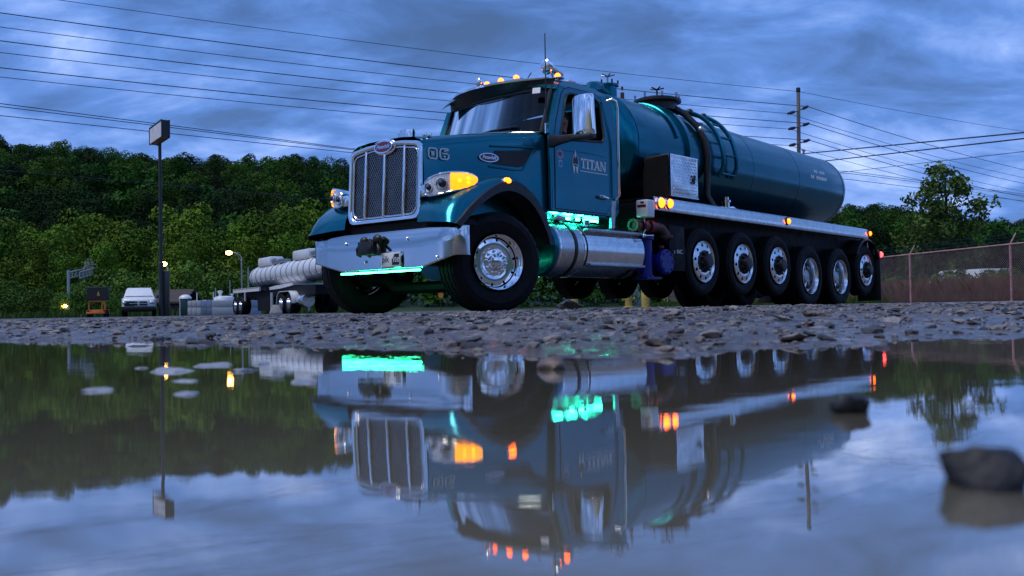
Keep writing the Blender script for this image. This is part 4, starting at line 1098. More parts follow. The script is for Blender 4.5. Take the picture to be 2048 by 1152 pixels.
for sd in (-1, 1):
    mb = MB(); mb.ring(SIDE if sd < 0 else [(x + (.15 if x < 1.5 else 0), z) for x, z in SIDE], DOOR if sd < 0 else [(x + (.15 if x < 1.5 else 0), z) for x, z in DOOR], lambda x, z: sd * cy(z), 3); mb.build("cab_side", M['teal'], CAB, solid=0)
    D = thing("door", None, None); D.parent = TR
    gap = [(x + (1.7 - x) * .010 + (.15 if sd > 0 and x < 1.5 else 0), z + (2.0 - z) * .008) for x, z in DOOR]
    WIN = WIN0 if sd < 0 else [(x + (.15 if x < 1.5 else 0), z) for x, z in WIN0]
    mb = MB(); mb.ring(gap, WIN, lambda x, z: sd * (cy(z) + .004 + .006 * math.sin(min(1, max(0, (z - 1.25) / .85)) * math.pi)), 4); mb.build("door_panel", M['teal'], D, sharp=25)
    se = MB(); P_ = [(x, sd * (cy(z) + .006), z) for x, z in WIN]; se.tube(P_ + [P_[0]], .016, 6, False); se.build("window_seal", M['black'], D)
    sg = MB(); P_ = [(x + (.15 if sd > 0 and x < 1.5 else 0), sd * (cy(z) + .001), z) for x, z in DOOR]; sg.tube(P_ + [P_[0]], .006, 5, False); sg.build("door_seam", M['black'], D)
    if sd > 0:
        gl = MB(); gl.add([(x, sd * (cy(z) - .004), z) for x, z in WIN], [tuple(range(len(WIN)))]); gl.build("window", M['glass'], D, recalc=False)
    h = MB(); h.tube([(2.00, sd * 1.085, 1.43), (2.03, sd * 1.105, 1.43), (2.16, sd * 1.105, 1.42), (2.19, sd * 1.075, 1.42)], [.020, .022, .018, .014], 8); h.build("door_handle", M['chrome'], D)
    k_ = MB(); k_.lathe([(.018, 0), (.018, .02), (.001, .022)], 10, 'y', (2.262, sd * 1.06, 1.415)); k_.build("door_lock", M['chrome'], D)
    cr_ = MB(); cr_.tube([(1.20, sd * 1.060, 1.93), (1.7, sd * 1.066, 1.96), (2.2, sd * 1.060, 1.95)], .008, 6); cr_.build("door_crease", M['teal'], D)
    cs = MB(); cs.box((1.085 + (.15 if sd > 0 else 0), sd * 1.03, 1.68), (.035, .05, .94)); cs.build("cowl_seam", M['teal'], CAB, bevel=.012)
# roof, from the windscreen's top edge to the rear
TOP = [(1.27, 2.69), (1.32, 2.735), (1.42, 2.80), (1.60, 2.845), (1.85, 2.86), (2.15, 2.845), (2.33, 2.80), (2.43, 2.70), (2.46, 2.58)]
mb = MB(); T_ = sm(TOP, 24)
def roofp(i, v):
    x, z = T_[i]; y = (v * 2 - 1); e = cy(z); f = 1 - abs(y) ** 2.6
    bow = -.22 * (1 - abs(y) ** 2.2) * max(0, 1 - (x - 1.27) / .5)
    return (x + bow, y * e, z + (.125 if x > 1.3 else .09) * f)
for i in range(24):
    pass
mb.add([roofp(i, j / 24) for i in range(25) for j in range(25)], [(i * 25 + j, (i + 1) * 25 + j, (i + 1) * 25 + j + 1, i * 25 + j + 1) for i in range(24) for j in range(24)])
mb.build("roof", M['teal'], CAB)
mb = MB(); mb.add([(2.455, -1.02, 1.22), (2.455, 1.02, 1.22), (2.455, .97, 2.68), (2.455, -.97, 2.68)], [(0, 1, 2, 3)]); mb.box((1.75, 0, 1.20), (1.40, 2.04, .03)); mb.build("cab_back", M['teal'], CAB, recalc=False)
iv = MB(); iv.box((2.40, 0, 1.95), (.02, 1.9, 1.4)); iv.box((1.75, 0, 1.26), (1.28, 1.96, .03)); iv.box((1.16, 0, 1.72), (.06, 1.9, .84)); iv.box((1.85, 0, 2.775), (.9, 1.7, .02))
for sd in (-1, 1): iv.box((1.7, sd * 1.0, 1.62), (1.0, .02, .80))
iv.build("cab_interior", M['cabin'], CAB)
ds_ = MB(); ds_.prism([(1.02, 2.14), (1.34, 2.13), (1.42, 2.02), (1.38, 1.75), (1.15, 1.75)], -.93, .93, 'y'); ds_.build("dashboard", M['cabin'], CAB, bevel=.03)
for y in (-.52, .52):
    s_ = MB(); s_.box((2.02, y, 1.70), (.46, .48, .14)); s_.box((2.24, y, 2.06), (.13, .46, .66), (0, .12, 0)); s_.box((2.29, y, 2.48), (.09, .26, .17), (0, .1, 0)); s_.build("seat", M['cabin'], CAB, bevel=.03)
sw = MB(); P_ = [(1.52 + .06 * math.sin(a), -.52 + .21 * math.cos(a), 2.02 + .19 * math.sin(a)) for a in [2 * math.pi * k / 24 for k in range(25)]]; sw.tube(P_, .014, 7, False); sw.tube([(1.52, -.72, 2.02), (1.52, -.32, 2.02)], .012, 6); sw.tube([(1.53, -.52, 2.02), (1.38, -.52, 1.95)], .02, 6); sw.build("steering_wheel", M['black'], CAB)
# windscreen: a bowed sheet with frame
def wsp(u, v, o=0.0):
    y = (u * 2 - 1); b = 1 - abs(y) ** 2.2
    x0 = 1.15 - .20 * b; x1 = 1.38 - .26 * b; z0 = 2.135 + .05 * b; z1 = 2.725 - .045 * b
    return (x0 + (x1 - x0) * v - o + .09 * y, y * (.93 - .01 * v), z0 + (z1 - z0) * v)
ws = MB(); ws.grid(lambda u, v: wsp(u, v), 20, 8); ws.build("windscreen", M['glass'], CAB, recalc=False)
wf = MB()
wf.tube([wsp(0, k / 8, .004) for k in range(9)], .030, 8); wf.tube([wsp(1, k / 8, .004) for k in range(9)], .030, 8); wf.tube([wsp(k / 20, 0, .004) for k in range(21)], .020, 8); wf.tube([wsp(k / 20, 1, .004) for k in range(21)], .022, 8)
wf.build("windscreen_frame", M['black'], CAB)
for sd in (-1, 1):
    q_ = .14 if sd > 0 else 0.0; ap = MB(); ap.loft([[(1.06 + q_ + .255 * t, sd * 1.054 * (1 - .04 * t), 2.12 + .6 * t), (1.04 + q_ + .255 * t, sd * (1.03 - .03 * t), 2.12 + .6 * t), (1.07 + q_ + .225 * t, sd * (.955 - .03 * t), 2.125 + .58 * t), (1.14 + q_ + .25 * t, sd * (.955 - .03 * t), 2.12 + .6 * t)] for t in (0, .25, .5, .75, 1)], True, True)
    ap.build("windscreen_pillar", M['teal'], CAB, sharp=50)
cw = MB(); cw.grid(lambda u, v: (.93 + .16 * abs(u * 2 - 1) ** 2.2 + .12 * v - .02, (u * 2 - 1) * .96, 2.165 + .03 * (1 - (u * 2 - 1) ** 2) - .02 * v), 16, 3); cw.build("cowl_panel", M['teal'], CAB)
for y0 in (-.25, .55):
    w_ = MB(); w_.tube([(.93, y0, 2.20), (.945, y0 - .12, 2.225)], .012, 6)
    w_.tube([(.94, y0 + .22, 2.22), (.935, y0, 2.235), (.97, y0 - .38, 2.245)], .012, 6); w_.build("wiper", M['black'], TR)
# sun visor: dark bowed blade with a bright edge
def vis(u, v):
    y = (u * 2 - 1); b = 1 - abs(y) ** 2.1
    x0 = 1.39 - .27 * b; z0 = 2.735 - .055 * b
    x1 = 1.44 - .47 * b; z1 = 2.845 - .035 * b
    return (x0 + (x1 - x0) * v + .06 * y, y * (.945 + .045 * v), z0 + (z1 - z0) * v + .012 * math.sin(math.pi * v))
mb = MB(); mb.grid(lambda u, v: vis(.02 + .96 * u, v), 40, 5); VIS = mb.build("sun_visor", M['black'], TR, solid=.014)
mb = MB(); P_ = [(Vector(vis(.05 + .90 * k / 40, 1)), max(.12, 1 - abs(k / 20 - 1) ** 4)) for k in range(41)]; mb.loft([[p + Vector((-.012, 0, -.006)), p + Vector((-.014, 0, .012)), p + Vector((.05 * s_, 0, .040 * s_ + .003)), p + Vector((.12 * s_, 0, .055 * s_ + .002)), p + Vector((.12 * s_, 0, .04 * s_ - .004))] for p, s_ in P_], True, True); mb.build("visor_trim", M['chrome'], VIS)
st_ = MB(); st_.box((1.10, -.83, 2.665), (.006, .10, .075), (0, .3, .35)); st_.build("windscreen_sticker", M['white'], CAB)

# roof lamps and horns
for y, x in ((.25, 1.43), (0.0, 1.42), (-.25, 1.43), (.85, 1.50), (-.86, 1.50)):
    z = 2.955 - .055 * abs(y) ** 2.5 if abs(y) < .5 else 2.885
    b = MB(); b.ball((x + .02, y, z), (.085, .05, .020), 14, 6); b.build("lamp_base", M['chrome'], TR)
    b = MB(); b.ball((x - .015, y, z + .018), (.042, .036, .036), 14, 8); b.build("roof_lamp", M['amber'], TR)
for x, y, z, s_ in ((1.45, .42, 2.965, .8), (1.46, -.72, 2.94, 1.25)):
    b = MB(); b.tube([(x + .22 * s_, y, z + .05), (x + .05, y, z + .075 * s_)], [.035 * s_, .05 * s_], 12); b.ball((x, y, z + .085 * s_), (.055 * s_, .075 * s_, .085 * s_), 16, 10); b.tube([(x + .1, y, z - .08), (x + .1, y, z + .06)], .02, 8); b.build("spot_lamp", M['chrome'], TR)
b = MB(); b.tube([(1.55, -.28, 2.93), (1.62, -.33, 3.06)], .007, 5); b.build("stub_antenna", M['black'], TR)
b = MB(); b.box((2.05, -.62, 2.955), (.16, .08, .045)); b.tube([(2.0, -.62, 2.90), (2.0, -.62, 2.95)], .012, 6); b.build("roof_fin", M['white'], TR, bevel=.012)
b = MB(); b.tube([(1.06, -1.0, 2.12), (1.06, -1.0, 2.24)], .018, 8); b.build("antenna_mount", M['chrome'], TR)
b = MB(); b.tube([(1.06, -1.0, 2.2), (1.07, -1.0, 2.8), (1.07, -1.0, 3.32)], [.011, .008, .006], 6); b.build("whip_antenna", M['black'], TR)

# grab rail behind the door
for sd in (-1, 1):
    b = MB(); b.tube([(2.27, sd * 1.04, 2.68), (2.29, sd * 1.10, 2.70), (2.36, sd * 1.115, 2.68), (2.385, sd * 1.115, 2.60), (2.39, sd * 1.115, 2.0), (2.39, sd * 1.115, 1.47), (2.385, sd * 1.07, 1.42)], .021, 10); b.build("grab_rail", M['chrome'], TR)
    b = MB(); b.prism([(2.30, 1.40), (2.40, 1.42), (2.36, 1.05), (2.28, 1.05)], sd * 1.03, sd * 1.06, 'y'); b.build("rear_corner_trim", M['steel'], TR)
# mirrors
def mirror(sd):
    m_ = thing("mirror", None, None); m_.parent = TR
    b = MB(); rings = []
    for z, k in ((2.035, .84), (2.045, .97), (2.10, 1.0), (2.30, .985), (2.45, .955), (2.505, .88), (2.515, .7)):
        y0, y1 = 1.345 + .15 * (1 - k), 1.655 - .02 * (1 - k) - .05 * (z - 2.04)
        yc, hw_ = (y0 + y1) / 2, (y1 - y0) / 2
        rings.append([(1.16, sd * (yc + hw_ * c), z) if f == 1 else (1.16 - .075 * k + f, sd * (yc + hw_ * c), z) for c, f in ((-1, 1), (-1, .03), (-.86, .004), (-.3, -.012), (.3, -.012), (.86, .006), (1, .035), (1, 1))])
    b.loft(rings, True, True); b.build("mirror_shell", M['chrome'], m_, sharp=45)
    b = MB(); b.box((1.165, sd * 1.49, 2.28), (.012, .27, .44)); b.build("mirror_glass", M['polished'], m_, bevel=.004)
    b = MB(); b.box((1.12, sd * 1.50, 2.015), (.13, .28, .05)); b.build("mirror_foot", M['black'], m_, bevel=.015)
    b = MB(); b.loft([[(1.05, sd * 1.03, 2.10), (1.05, sd * 1.03, 1.94), (1.12, sd * 1.03, 1.94), (1.12, sd * 1.03, 2.10)], [(1.06, sd * 1.2, 2.075), (1.06, sd * 1.2, 1.975), (1.13, sd * 1.2, 1.975), (1.13, sd * 1.2, 2.075)], [(1.08, sd * 1.46, 2.06), (1.08, sd * 1.46, 2.0), (1.14, sd * 1.46, 2.0), (1.14, sd * 1.46, 2.06)]], True, True); b.build("mirror_arm", M['black'], m_, bevel=.012)
both(mirror)
# door lettering: helmet badge, TITAN with slab serifs, rule beneath, two stickers
def door_art():
    D = [o for o in TR.children if o.name.startswith("door")][0]
    Y = -1.066
    q = MB()   # serif capitals drawn from strokes in (x,z)
    def st(x0, z0, x1, z1, w): q._bar((x0, Y, z0), (x1, Y, z1), .006, w) if x0 != x1 and abs(z0 - z1) < 1e-6 else q.prism([(x0 - w / 2, z0), (x0 + w / 2, z0), (x1 + w / 2, z1), (x1 - w / 2, z1)], Y - .003, Y + .003, 'y')
    h = .125; z0 = 1.755
    def T_(x): st(x, z0, x, z0 + h, .026); st(x - .05, z0 + h - .010, x + .05, z0 + h - .010, .02); st(x - .03, z0 + .006, x + .03, z0 + .006, .014); st(x - .046, z0 + h - .035, x - .046, z0 + h, .01); st(x + .046, z0 + h - .035, x + .046, z0 + h, .01)
    def I_(x): st(x, z0, x, z0 + h + .0, .026); st(x - .03, z0 + .006, x + .03, z0 + .006, .014); st(x - .03, z0 + h - .007, x + .03, z0 + h - .007, .014)
    def A_(x): st(x - .045, z0, x, z0 + h, .018); st(x + .045, z0, x, z0 + h, .028); st(x - .03, z0 + .04, x + .03, z0 + .04, .012); st(x - .066, z0 + .006, x - .022, z0 + .006, .012); st(x + .02, z0 + .006, x + .068, z0 + .006, .012)
    def N_(x): st(x - .045, z0, x - .045, z0 + h, .015); st(x + .045, z0, x + .045, z0 + h, .015); st(x + .035, z0, x - .04, z0 + h, .028); st(x - .068, z0 + .006, x - .022, z0 + .006, .012); st(x + .022, z0 + h - .006, x + .068, z0 + h - .006, .012); st(x - .066, z0 + h - .006, x - .03, z0 + h - .006, .012)
    T_(1.70); I_(1.79); T_(1.88); A_(1.985); N_(2.115)
    q.build("lettering", M['sign_white'], D, recalc=False)
    u = MB(); u._bar((1.63, Y, 1.722), (2.21, Y, 1.722), .005, .010); u.build("lettering_rule", M['sign_white'], D, recalc=False)
    n_ = text_mesh("small_lettering", "---- ------------- ---", .028, M['sign_white'], .001)
    # helmet badge
    hb = MB(); hx, hz = 1.535, 1.80
    out = [(hx - .055, hz - .04), (hx - .058, hz + .03), (hx - .045, hz + .08), (hx - .02, hz + .105), (hx + .02, hz + .105), (hx + .045, hz + .08), (hx + .058, hz + .03), (hx + .055, hz - .04), (hx + .04, hz - .015), (hx, hz - .005), (hx - .04, hz - .015)]
    hb.prism(out, Y - .002, Y + .002, 'y'); hb.build("helmet_badge", M['black'], D, recalc=False)
    hw_ = MB()
    hw_.prism([(hx - .055, hz - .03), (hx - .008, hz - .035), (hx - .012, hz - .075), (hx - .03, hz - .13), (hx - .042, hz - .10)], Y - .004, Y, 'y'); hw_.prism([(hx + .055, hz - .03), (hx + .008, hz - .035), (hx + .012, hz - .075), (hx + .03, hz - .13), (hx + .042, hz - .10)], Y - .004, Y, 'y')
    hw_.prism([(hx - .008, hz + .07), (hx + .008, hz + .07), (hx + .012, hz + .15), (hx, hz + .165), (hx - .012, hz + .15)], Y - .004, Y, 'y')
    P_ = [(x, Y - .003, z) for x, z in out]; hw_.tube(P_ + [P_[0]], .0045, 4, False)
    hw_.prism([(hx - .05, hz + .0), (hx - .02, hz - .018), (hx - .045, hz - .012)], Y - .005, Y, 'y'); hw_.prism([(hx + .05, hz + .0), (hx + .02, hz - .018), (hx + .045, hz - .012)], Y - .005, Y, 'y')
    hw_.build("helmet_trim", M['sign_white'], D, recalc=False)
    s1 = MB(); s1.prism([(1.235 + .062 * math.cos(a), 1.885 + .058 * math.sin(a)) for a in [2 * math.pi * k / 28 for k in range(28)]], Y, Y + .003, 'y'); s1.build("round_sticker", M['sticker_pale'], D)
    s1 = MB(); s1.prism([(1.195, 1.895), (1.215, 1.915), (1.255, 1.912), (1.275, 1.90), (1.270, 1.875), (1.25, 1.855), (1.225, 1.86), (1.205, 1.868)], Y - .003, Y, 'y'); s1.build("sticker_print", M['sticker_purple'], D)
    s2 = MB(); s2.prism([(1.205, 1.73), (1.275, 1.73), (1.275, 1.815), (1.205, 1.815)], Y, Y + .003, 'y'); s2.build("square_sticker", M['sticker_pale_blue'], D)
    s2 = MB(); s2.prism([(1.22, 1.745), (1.26, 1.745), (1.262, 1.775), (1.245, 1.80), (1.222, 1.78)], Y - .003, Y, 'y'); s2.build("sticker_print", M['sticker_blue'], D)
for k_, c_ in (('sign_white', (.88, .91, .92)), ('sticker_pale', (.55, .45, .55)), ('sticker_purple', (.20, .03, .16)), ('sticker_pale_blue', (.35, .60, .75)), ('sticker_blue', (.02, .20, .55))):
    M[k_] = mat(k_, c_, .4, var=.05)
door_art()
# ------------------------------------------------------------------ tank and body equipment
ZA = 2.30
def tr_(x): return .828 - .0187 * (x - 2.9)
TK = thing("tank", None, None); TK.parent = TR
mb = MB()
prof = [(.001, 3.00), (.30, 3.015), (.55, 3.06), (.70, 3.13), (.78, 3.21), (tr_(3.3) - .008, 3.29), (tr_(3.36), 3.36)]
prof += [(tr_(x), x) for x in (4, 5, 6, 7, 8, 9, 10, 10.85)]
e = tr_(10.9); prof += [(e - .006, 10.90), (e * .965, 11.0), (e * .90, 11.08), (e * .76, 11.17), (e * .5, 11.24), (e * .2, 11.27), (.001, 11.275)]
mb.lathe(prof, 72, 'x', (0, 0, ZA)); mb.build("tank_shell", M['teal_tank'], TK, sharp=50)
def band(x, w, h, a0=-180, a1=180, nm="tank_ring", m_='teal_tank', par=None):
    b = MB(); n = max(6, int(abs(a1 - a0) / 5)); rings = []
    for k in range(n + 1):
        a = R(a0 + (a1 - a0) * k / n); r_ = tr_(x); c_, s_ = math.cos(a), math.sin(a)
        rings.append([(x - w / 2, r_ * s_, ZA + r_ * c_), (x - w / 2, (r_ + h) * s_, ZA + (r_ + h) * c_), (x + w / 2, (r_ + h) * s_, ZA + (r_ + h) * c_), (x + w / 2, r_ * s_, ZA + r_ * c_)])
    b.loft(rings, True, True); return b.build(nm, M[m_], par or TK, sharp=40)
band(3.35, .020, .004); band(10.85, .02, .004)
band(4.72, .10, .055); band(6.9, .012, .003); band(8.75, .012, .003)
# angle 0 = top, negative = driver side
def tp(x, a, off=0.0):
    a = R(a); r_ = tr_(x) + off; return Vector((x, r_ * math.sin(a), ZA + r_ * math.cos(a)))
# thick black hose over the tank
b = MB(); b.tube([tp(4.9, -8, .16), tp(5.0, -20, .11), tp(5.10, -38, .075), tp(5.16, -55, .06), tp(5.2, -72, .055), tp(5.22, -90, .05), tp(5.22, -104, .05), (5.22, -.80, 1.72), (5.22, -.93, 1.50)], .050, 12); b.build("suction_hose", M['black'], TK)
for a in (-28, -60): 
    b = MB(); q = tp(5.09 if a > -40 else 5.17, a, .07); b.ball(q, (.05, .065, .065), 10, 6); b.build("hose_clamp", M['steel'], TK)
b = MB(); b.lathe([(.055, 0), (.055, .13), (.075, .13), (.075, .16), (.045, .16), (.045, .21), (.001, .21)], 14, 'z', (5.25, -1.10, 1.46)); b.build("drain_valve", M['chrome'], TK)
b = MB(); b.tube([(5.30, -1.1, 1.52), (5.44, -1.12, 1.52), (5.52, -1.12, 1.51)], [.012, .02, .014], 8); b.build("valve_handle", M['chrome'], TK)
# manway and its cover
b = MB(); b.lathe([(.30, -.02), (.30, .11), (.37, .11), (.37, .15), (.30, .18), (.12, .205), (.001, .21)], 36, 'z', (4.95, -.12, ZA + tr_(5) - .005)); b.build("manway", M['black'], TK)
for k in range(8):
    a = 2 * math.pi * k / 8; c_ = (4.95 + .345 * math.cos(a), -.12 + .345 * math.sin(a), ZA + tr_(5) + .16)
    b = MB(); b.tube([c_, (c_[0], c_[1], c_[2] + .055)], .016, 6); b.tube([(c_[0] - .03, c_[1], c_[2] + .06), (c_[0] + .03, c_[1], c_[2] + .06)], .010, 5); b.build("wing_bolt", M['steel'], TK)
def handwheel(c_, s_, m_='black', par=None):
    b = MB()
    b.tube([c_, (c_[0], c_[1], c_[2] + .13 * s_)], .014 * s_, 6)
    for k in range(5):
        a = 2 * math.pi * k / 5 + .4; b.tube([(c_[0], c_[1], c_[2] + .12 * s_), (c_[0] + .11 * s_ * math.cos(a), c_[1] + .11 * s_ * math.sin(a), c_[2] + .145 * s_)], .012 * s_, 5)
    return b.build("handwheel", M[m_], par or TK)
handwheel((4.95, -.12, ZA + tr_(5) + .20), 1.0)
# ladder rails curving over the tank, with rungs
LD = thing("ladder", None, None); LD.parent = TR
for x in (5.62, 6.06):
    b = MB(); P_ = [tp(x, a, .03 + .07 * sstep(-112, -95, a) if a > -112 else .03) for a in range(-108, -8, 6)] + [tp(x, -4, .13), tp(x + .05, 4, .02)]
    b.tube(P_, .034, 8); b.build("ladder_rail", M['teal_tank'], LD)
for a in (-104, -84, -64, -44, -24):
    b = MB(); b.tube([tp(5.62, a, .09), tp(6.06, a, .09)], .020, 7); b.build("rung", M['teal_tank'], LD)
for x in (5.62, 6.06):
    for a in (-20,):
        b = MB(); b.ball(tp(x, a, .10), (.07, .06, .06), 10, 6); b.build("rail_boss", M['black'], LD)
b = MB(); P_ = [tp(4.42, a, .02) for a in range(-75, -5, 6)]; b.tube(P_, .022, 6); b.build("spill_rail", M['teal_tank'], TK)
for a in (-14, 2):
    b = MB(); q = tp(5.55 + .012 * a, a, 0); b.tube([q, q + Vector((0, 0, .16))], .018, 6); b.build("relief_valve", M['steel'], TK)
b = MB(); q = tp(10.35, -8, 0); b.tube([q - Vector((0, 0, .05)), q + Vector((0, 0, .10))], .022, 6); b.tube([q + Vector((-.06, 0, .10)), q + Vector((.06, 0, .10))], .022, 6); b.build("rear_vent", M['steel'], TK)
# primary shut-off tower and gooseneck at the front of the tank
b = MB(); b.lathe([(.135, -.12), (.135, .24), (.16, .24), (.16, .27), (.05, .29), (.001, .29)], 22, 'z', (3.72, -.05, ZA + tr_(3.6) - .09)); b.build("shutoff_tower", M['teal_tank'], TK)
handwheel((3.72, -.05, ZA + tr_(3.6) + .19), .95, 'steel')
b = MB(); b.tube([(3.68, -.05, 3.12), (3.56, -.05, 3.17), (3.42, -.06, 3.20), (3.28, -.08, 3.17), (3.19, -.10, 3.09), (3.16, -.11, 2.97), (3.15, -.11, 2.6)], .10, 16); b.build("gooseneck_pipe", M['teal_tank'], TK)
for k in range(6):
    a = 2 * math.pi * k / 6; b = MB(); b.tube([(3.72 + .15 * math.cos(a), -.05 + .15 * math.sin(a), 3.26), (3.72 + .15 * math.cos(a), -.05 + .15 * math.sin(a), 3.35)], .014, 5); b.build("tower_bolt", M['black'], TK)
b = MB(); b.tube([(4.02, -.1, 3.05), (4.02, -.1, 3.22)], .03, 8); b.tube([(4.02, -.1, 3.26), (4.02, -.1, 3.31)], .018, 6); b.build("relief_valve", M['rust'], TK)
# tank lettering at the rear: small pale lines of lettering too far to read
for z, w in ((2.52, .55), (2.40, .80)):
    for k in range(int(w / .085)):
        x = 9.30 + (.22 if z > 2.45 else 0) + k * .085; a = -math.degrees(math.acos((z - ZA) / tr_(x))); p0 = tp(x, a, .004)
        if (k * 7) % 9 == 5: continue
        b = MB(); b.box(p0 + Vector((.0, .0, 0)), (.055, .006, .05 if z > 2.45 else .062)); b.build("tank_lettering", M['sign_white'], TK)

# ---- chrome side rail with lamps
for sd in (-1, 1):
    rl = MB(); y0 = 1.235
    rings = []
    for x in (3.02, 3.45, 5, 7, 9, 10.60): rings.append([(x, sd * (y0 - .03), 1.515 - .008 * (x - 3)), (x, sd * y0, 1.50 - .010 * (x - 3)), (x, sd * (y0 + .012), 1.41 - .010 * (x - 3)), (x, sd * y0, 1.325 - .008 * (x - 3)), (x, sd * (y0 - .05), 1.315 - .008 * (x - 3)), (x, sd * (y0 - .08), 1.42 - .009 * (x - 3))])
    rl.loft(rings, True, True); RL = rl.build("side_rail", M['polished'], TR, sharp=25)
    dk = MB(); dk.prism([(3.02, 1.500), (10.6, 1.438), (10.6, 1.40), (3.02, 1.46)], sd * .6, sd * 1.15, 'y'); dk.build("deck_plate", M['frame'], TR)
    for x, z, r_ in ((7.05, 1.40, .055), (10.62, 1.37, .05)):
        l_ = MB(); l_.ball((x, sd * 1.262, z), (r_, .035, r_ * .85), 14, 8); l_.build("side_lamp", M['amber_side'], RL)
        l_ = MB(); l_.lathe([(r_ * 1.25, 0), (r_ * 1.25, sd * .02), (r_, sd * .028)], 18, 'y', (x, sd * 1.238, z)); l_.build("lamp_ring", M['black'], RL)
    rc = MB(); rc.box((10.66, sd * 1.18, 1.24), (.05, .05, .34)); rc.build("rail_end_post", M['polished'], TR, bevel=.008)
# ---- tool box
for sd in (-1, 1):
    TB = thing("tool_box", None, None); TB.parent = TR
    b = MB(); b.box((3.76, sd * 1.06, 1.82), (.74, .40, .575)); b.build("box_body", M['frame'] if sd > 0 else M['steel_dark'] if 'steel_dark' in M else M['frame'], TB, bevel=.006)
    dp = MB(); dp.box((3.765, sd * 1.266, 1.82), (.725, .012, .565))
    dp.build("box_door", M['polished'], TB, bevel=.004)
    tread = MB()
    for i in range(17):
        for j in range(13):
            x, z = 3.44 + i * .0405, 1.565 + j * .042; s_ = 1 if (i + j) % 2 else -1
            tread._bar((x - .013, sd * 1.2735, z - .011 * s_), (x + .013, sd * 1.2735, z + .011 * s_), .006, .008)
    o = tread.build("tread_plate", M['polished'], TB, recalc=False); o['kind'] = 'stuff'
    for z in (1.54, 2.10):
        b = MB(); b._bar((3.395, sd * 1.272, z), (4.135, sd * 1.272, z), .012, .014); b.build("box_edge", M['chrome'], TB)
    b = MB(); b._bar((3.398, sd * 1.272, 1.535), (3.398, sd * 1.272, 2.105), .02, .02); b.build("box_edge", M['chrome'], TB)
    b = MB(); b.lathe([(.035, 0), (.035, -sd * -.012), (.02, sd * .02), (.001, sd * .022)], 16, 'y', (4.0, sd * 1.276, 1.80)); b._bar((3.985, sd * 1.29, 1.74), (4.015, sd * 1.29, 1.86), .03, .02); b.build("box_latch", M['black'], TB)
b = MB(); b.ball((4.05, -.93, 2.14), (.12, .10, .09), 14, 8); b.build("hose_cap", M['black'], TR)
b = MB(); b.prism([(2.62, 1.28), (3.38, 1.50), (3.38, 2.02), (3.30, 2.04)], -1.235, -1.22, 'y'); 
b2 = MB(); b2.prism([(-.86, 1.36), (-1.255, 1.50), (-1.255, 2.095), (-.90, 2.06), (-.86, 1.9)], 3.36, 3.375, 'x'); b2.build("box_bracket", M['bronze_dark'] if 'bronze_dark' in M else M['frame'], TR)

# ---- white control box and the amber lamps beside it
CB = thing("control_box", None, None); CB.parent = TR
b = MB(); b.box((2.83, -1.225, 1.318), (.17, .185, .235)); b.build("box_case", M['white'], CB, bevel=.02, segs=3)
b = MB(); b.box((2.742, -1.225, 1.355), (.006, .13, .028)); b.build("box_slot", M['red'], CB)
b = MB(); b.box((2.742, -1.235, 1.40), (.006, .05, .02)); b.build("box_badge", M['black'], CB)
b = MB(); b.box((2.96, -1.21, 1.33), (.05, .12, .15)); b.build("box_hinge", M['white'], CB, bevel=.008)
for x, r_ in ((3.14, .068), (3.36, .060)):
    l_ = MB(); l_.ball((x, -1.275, 1.418 if r_ > .065 else 1.425), (r_ * .9, .05, r_), 16, 10); l_.build("work_lamp", M['amber'], TR)
    l_ = MB(); l_.lathe([(r_ * 1.2, 0), (r_ * 1.2, -.03), (r_, -.035)], 20, 'y', (x, -1.245, 1.418)); l_.build("lamp_ring", M['chrome'], TR)

M['tank_metal'] = mat('tank_aluminium', (.58, .60, .62), .27, 1.0, .08, 6, rvar=.08)
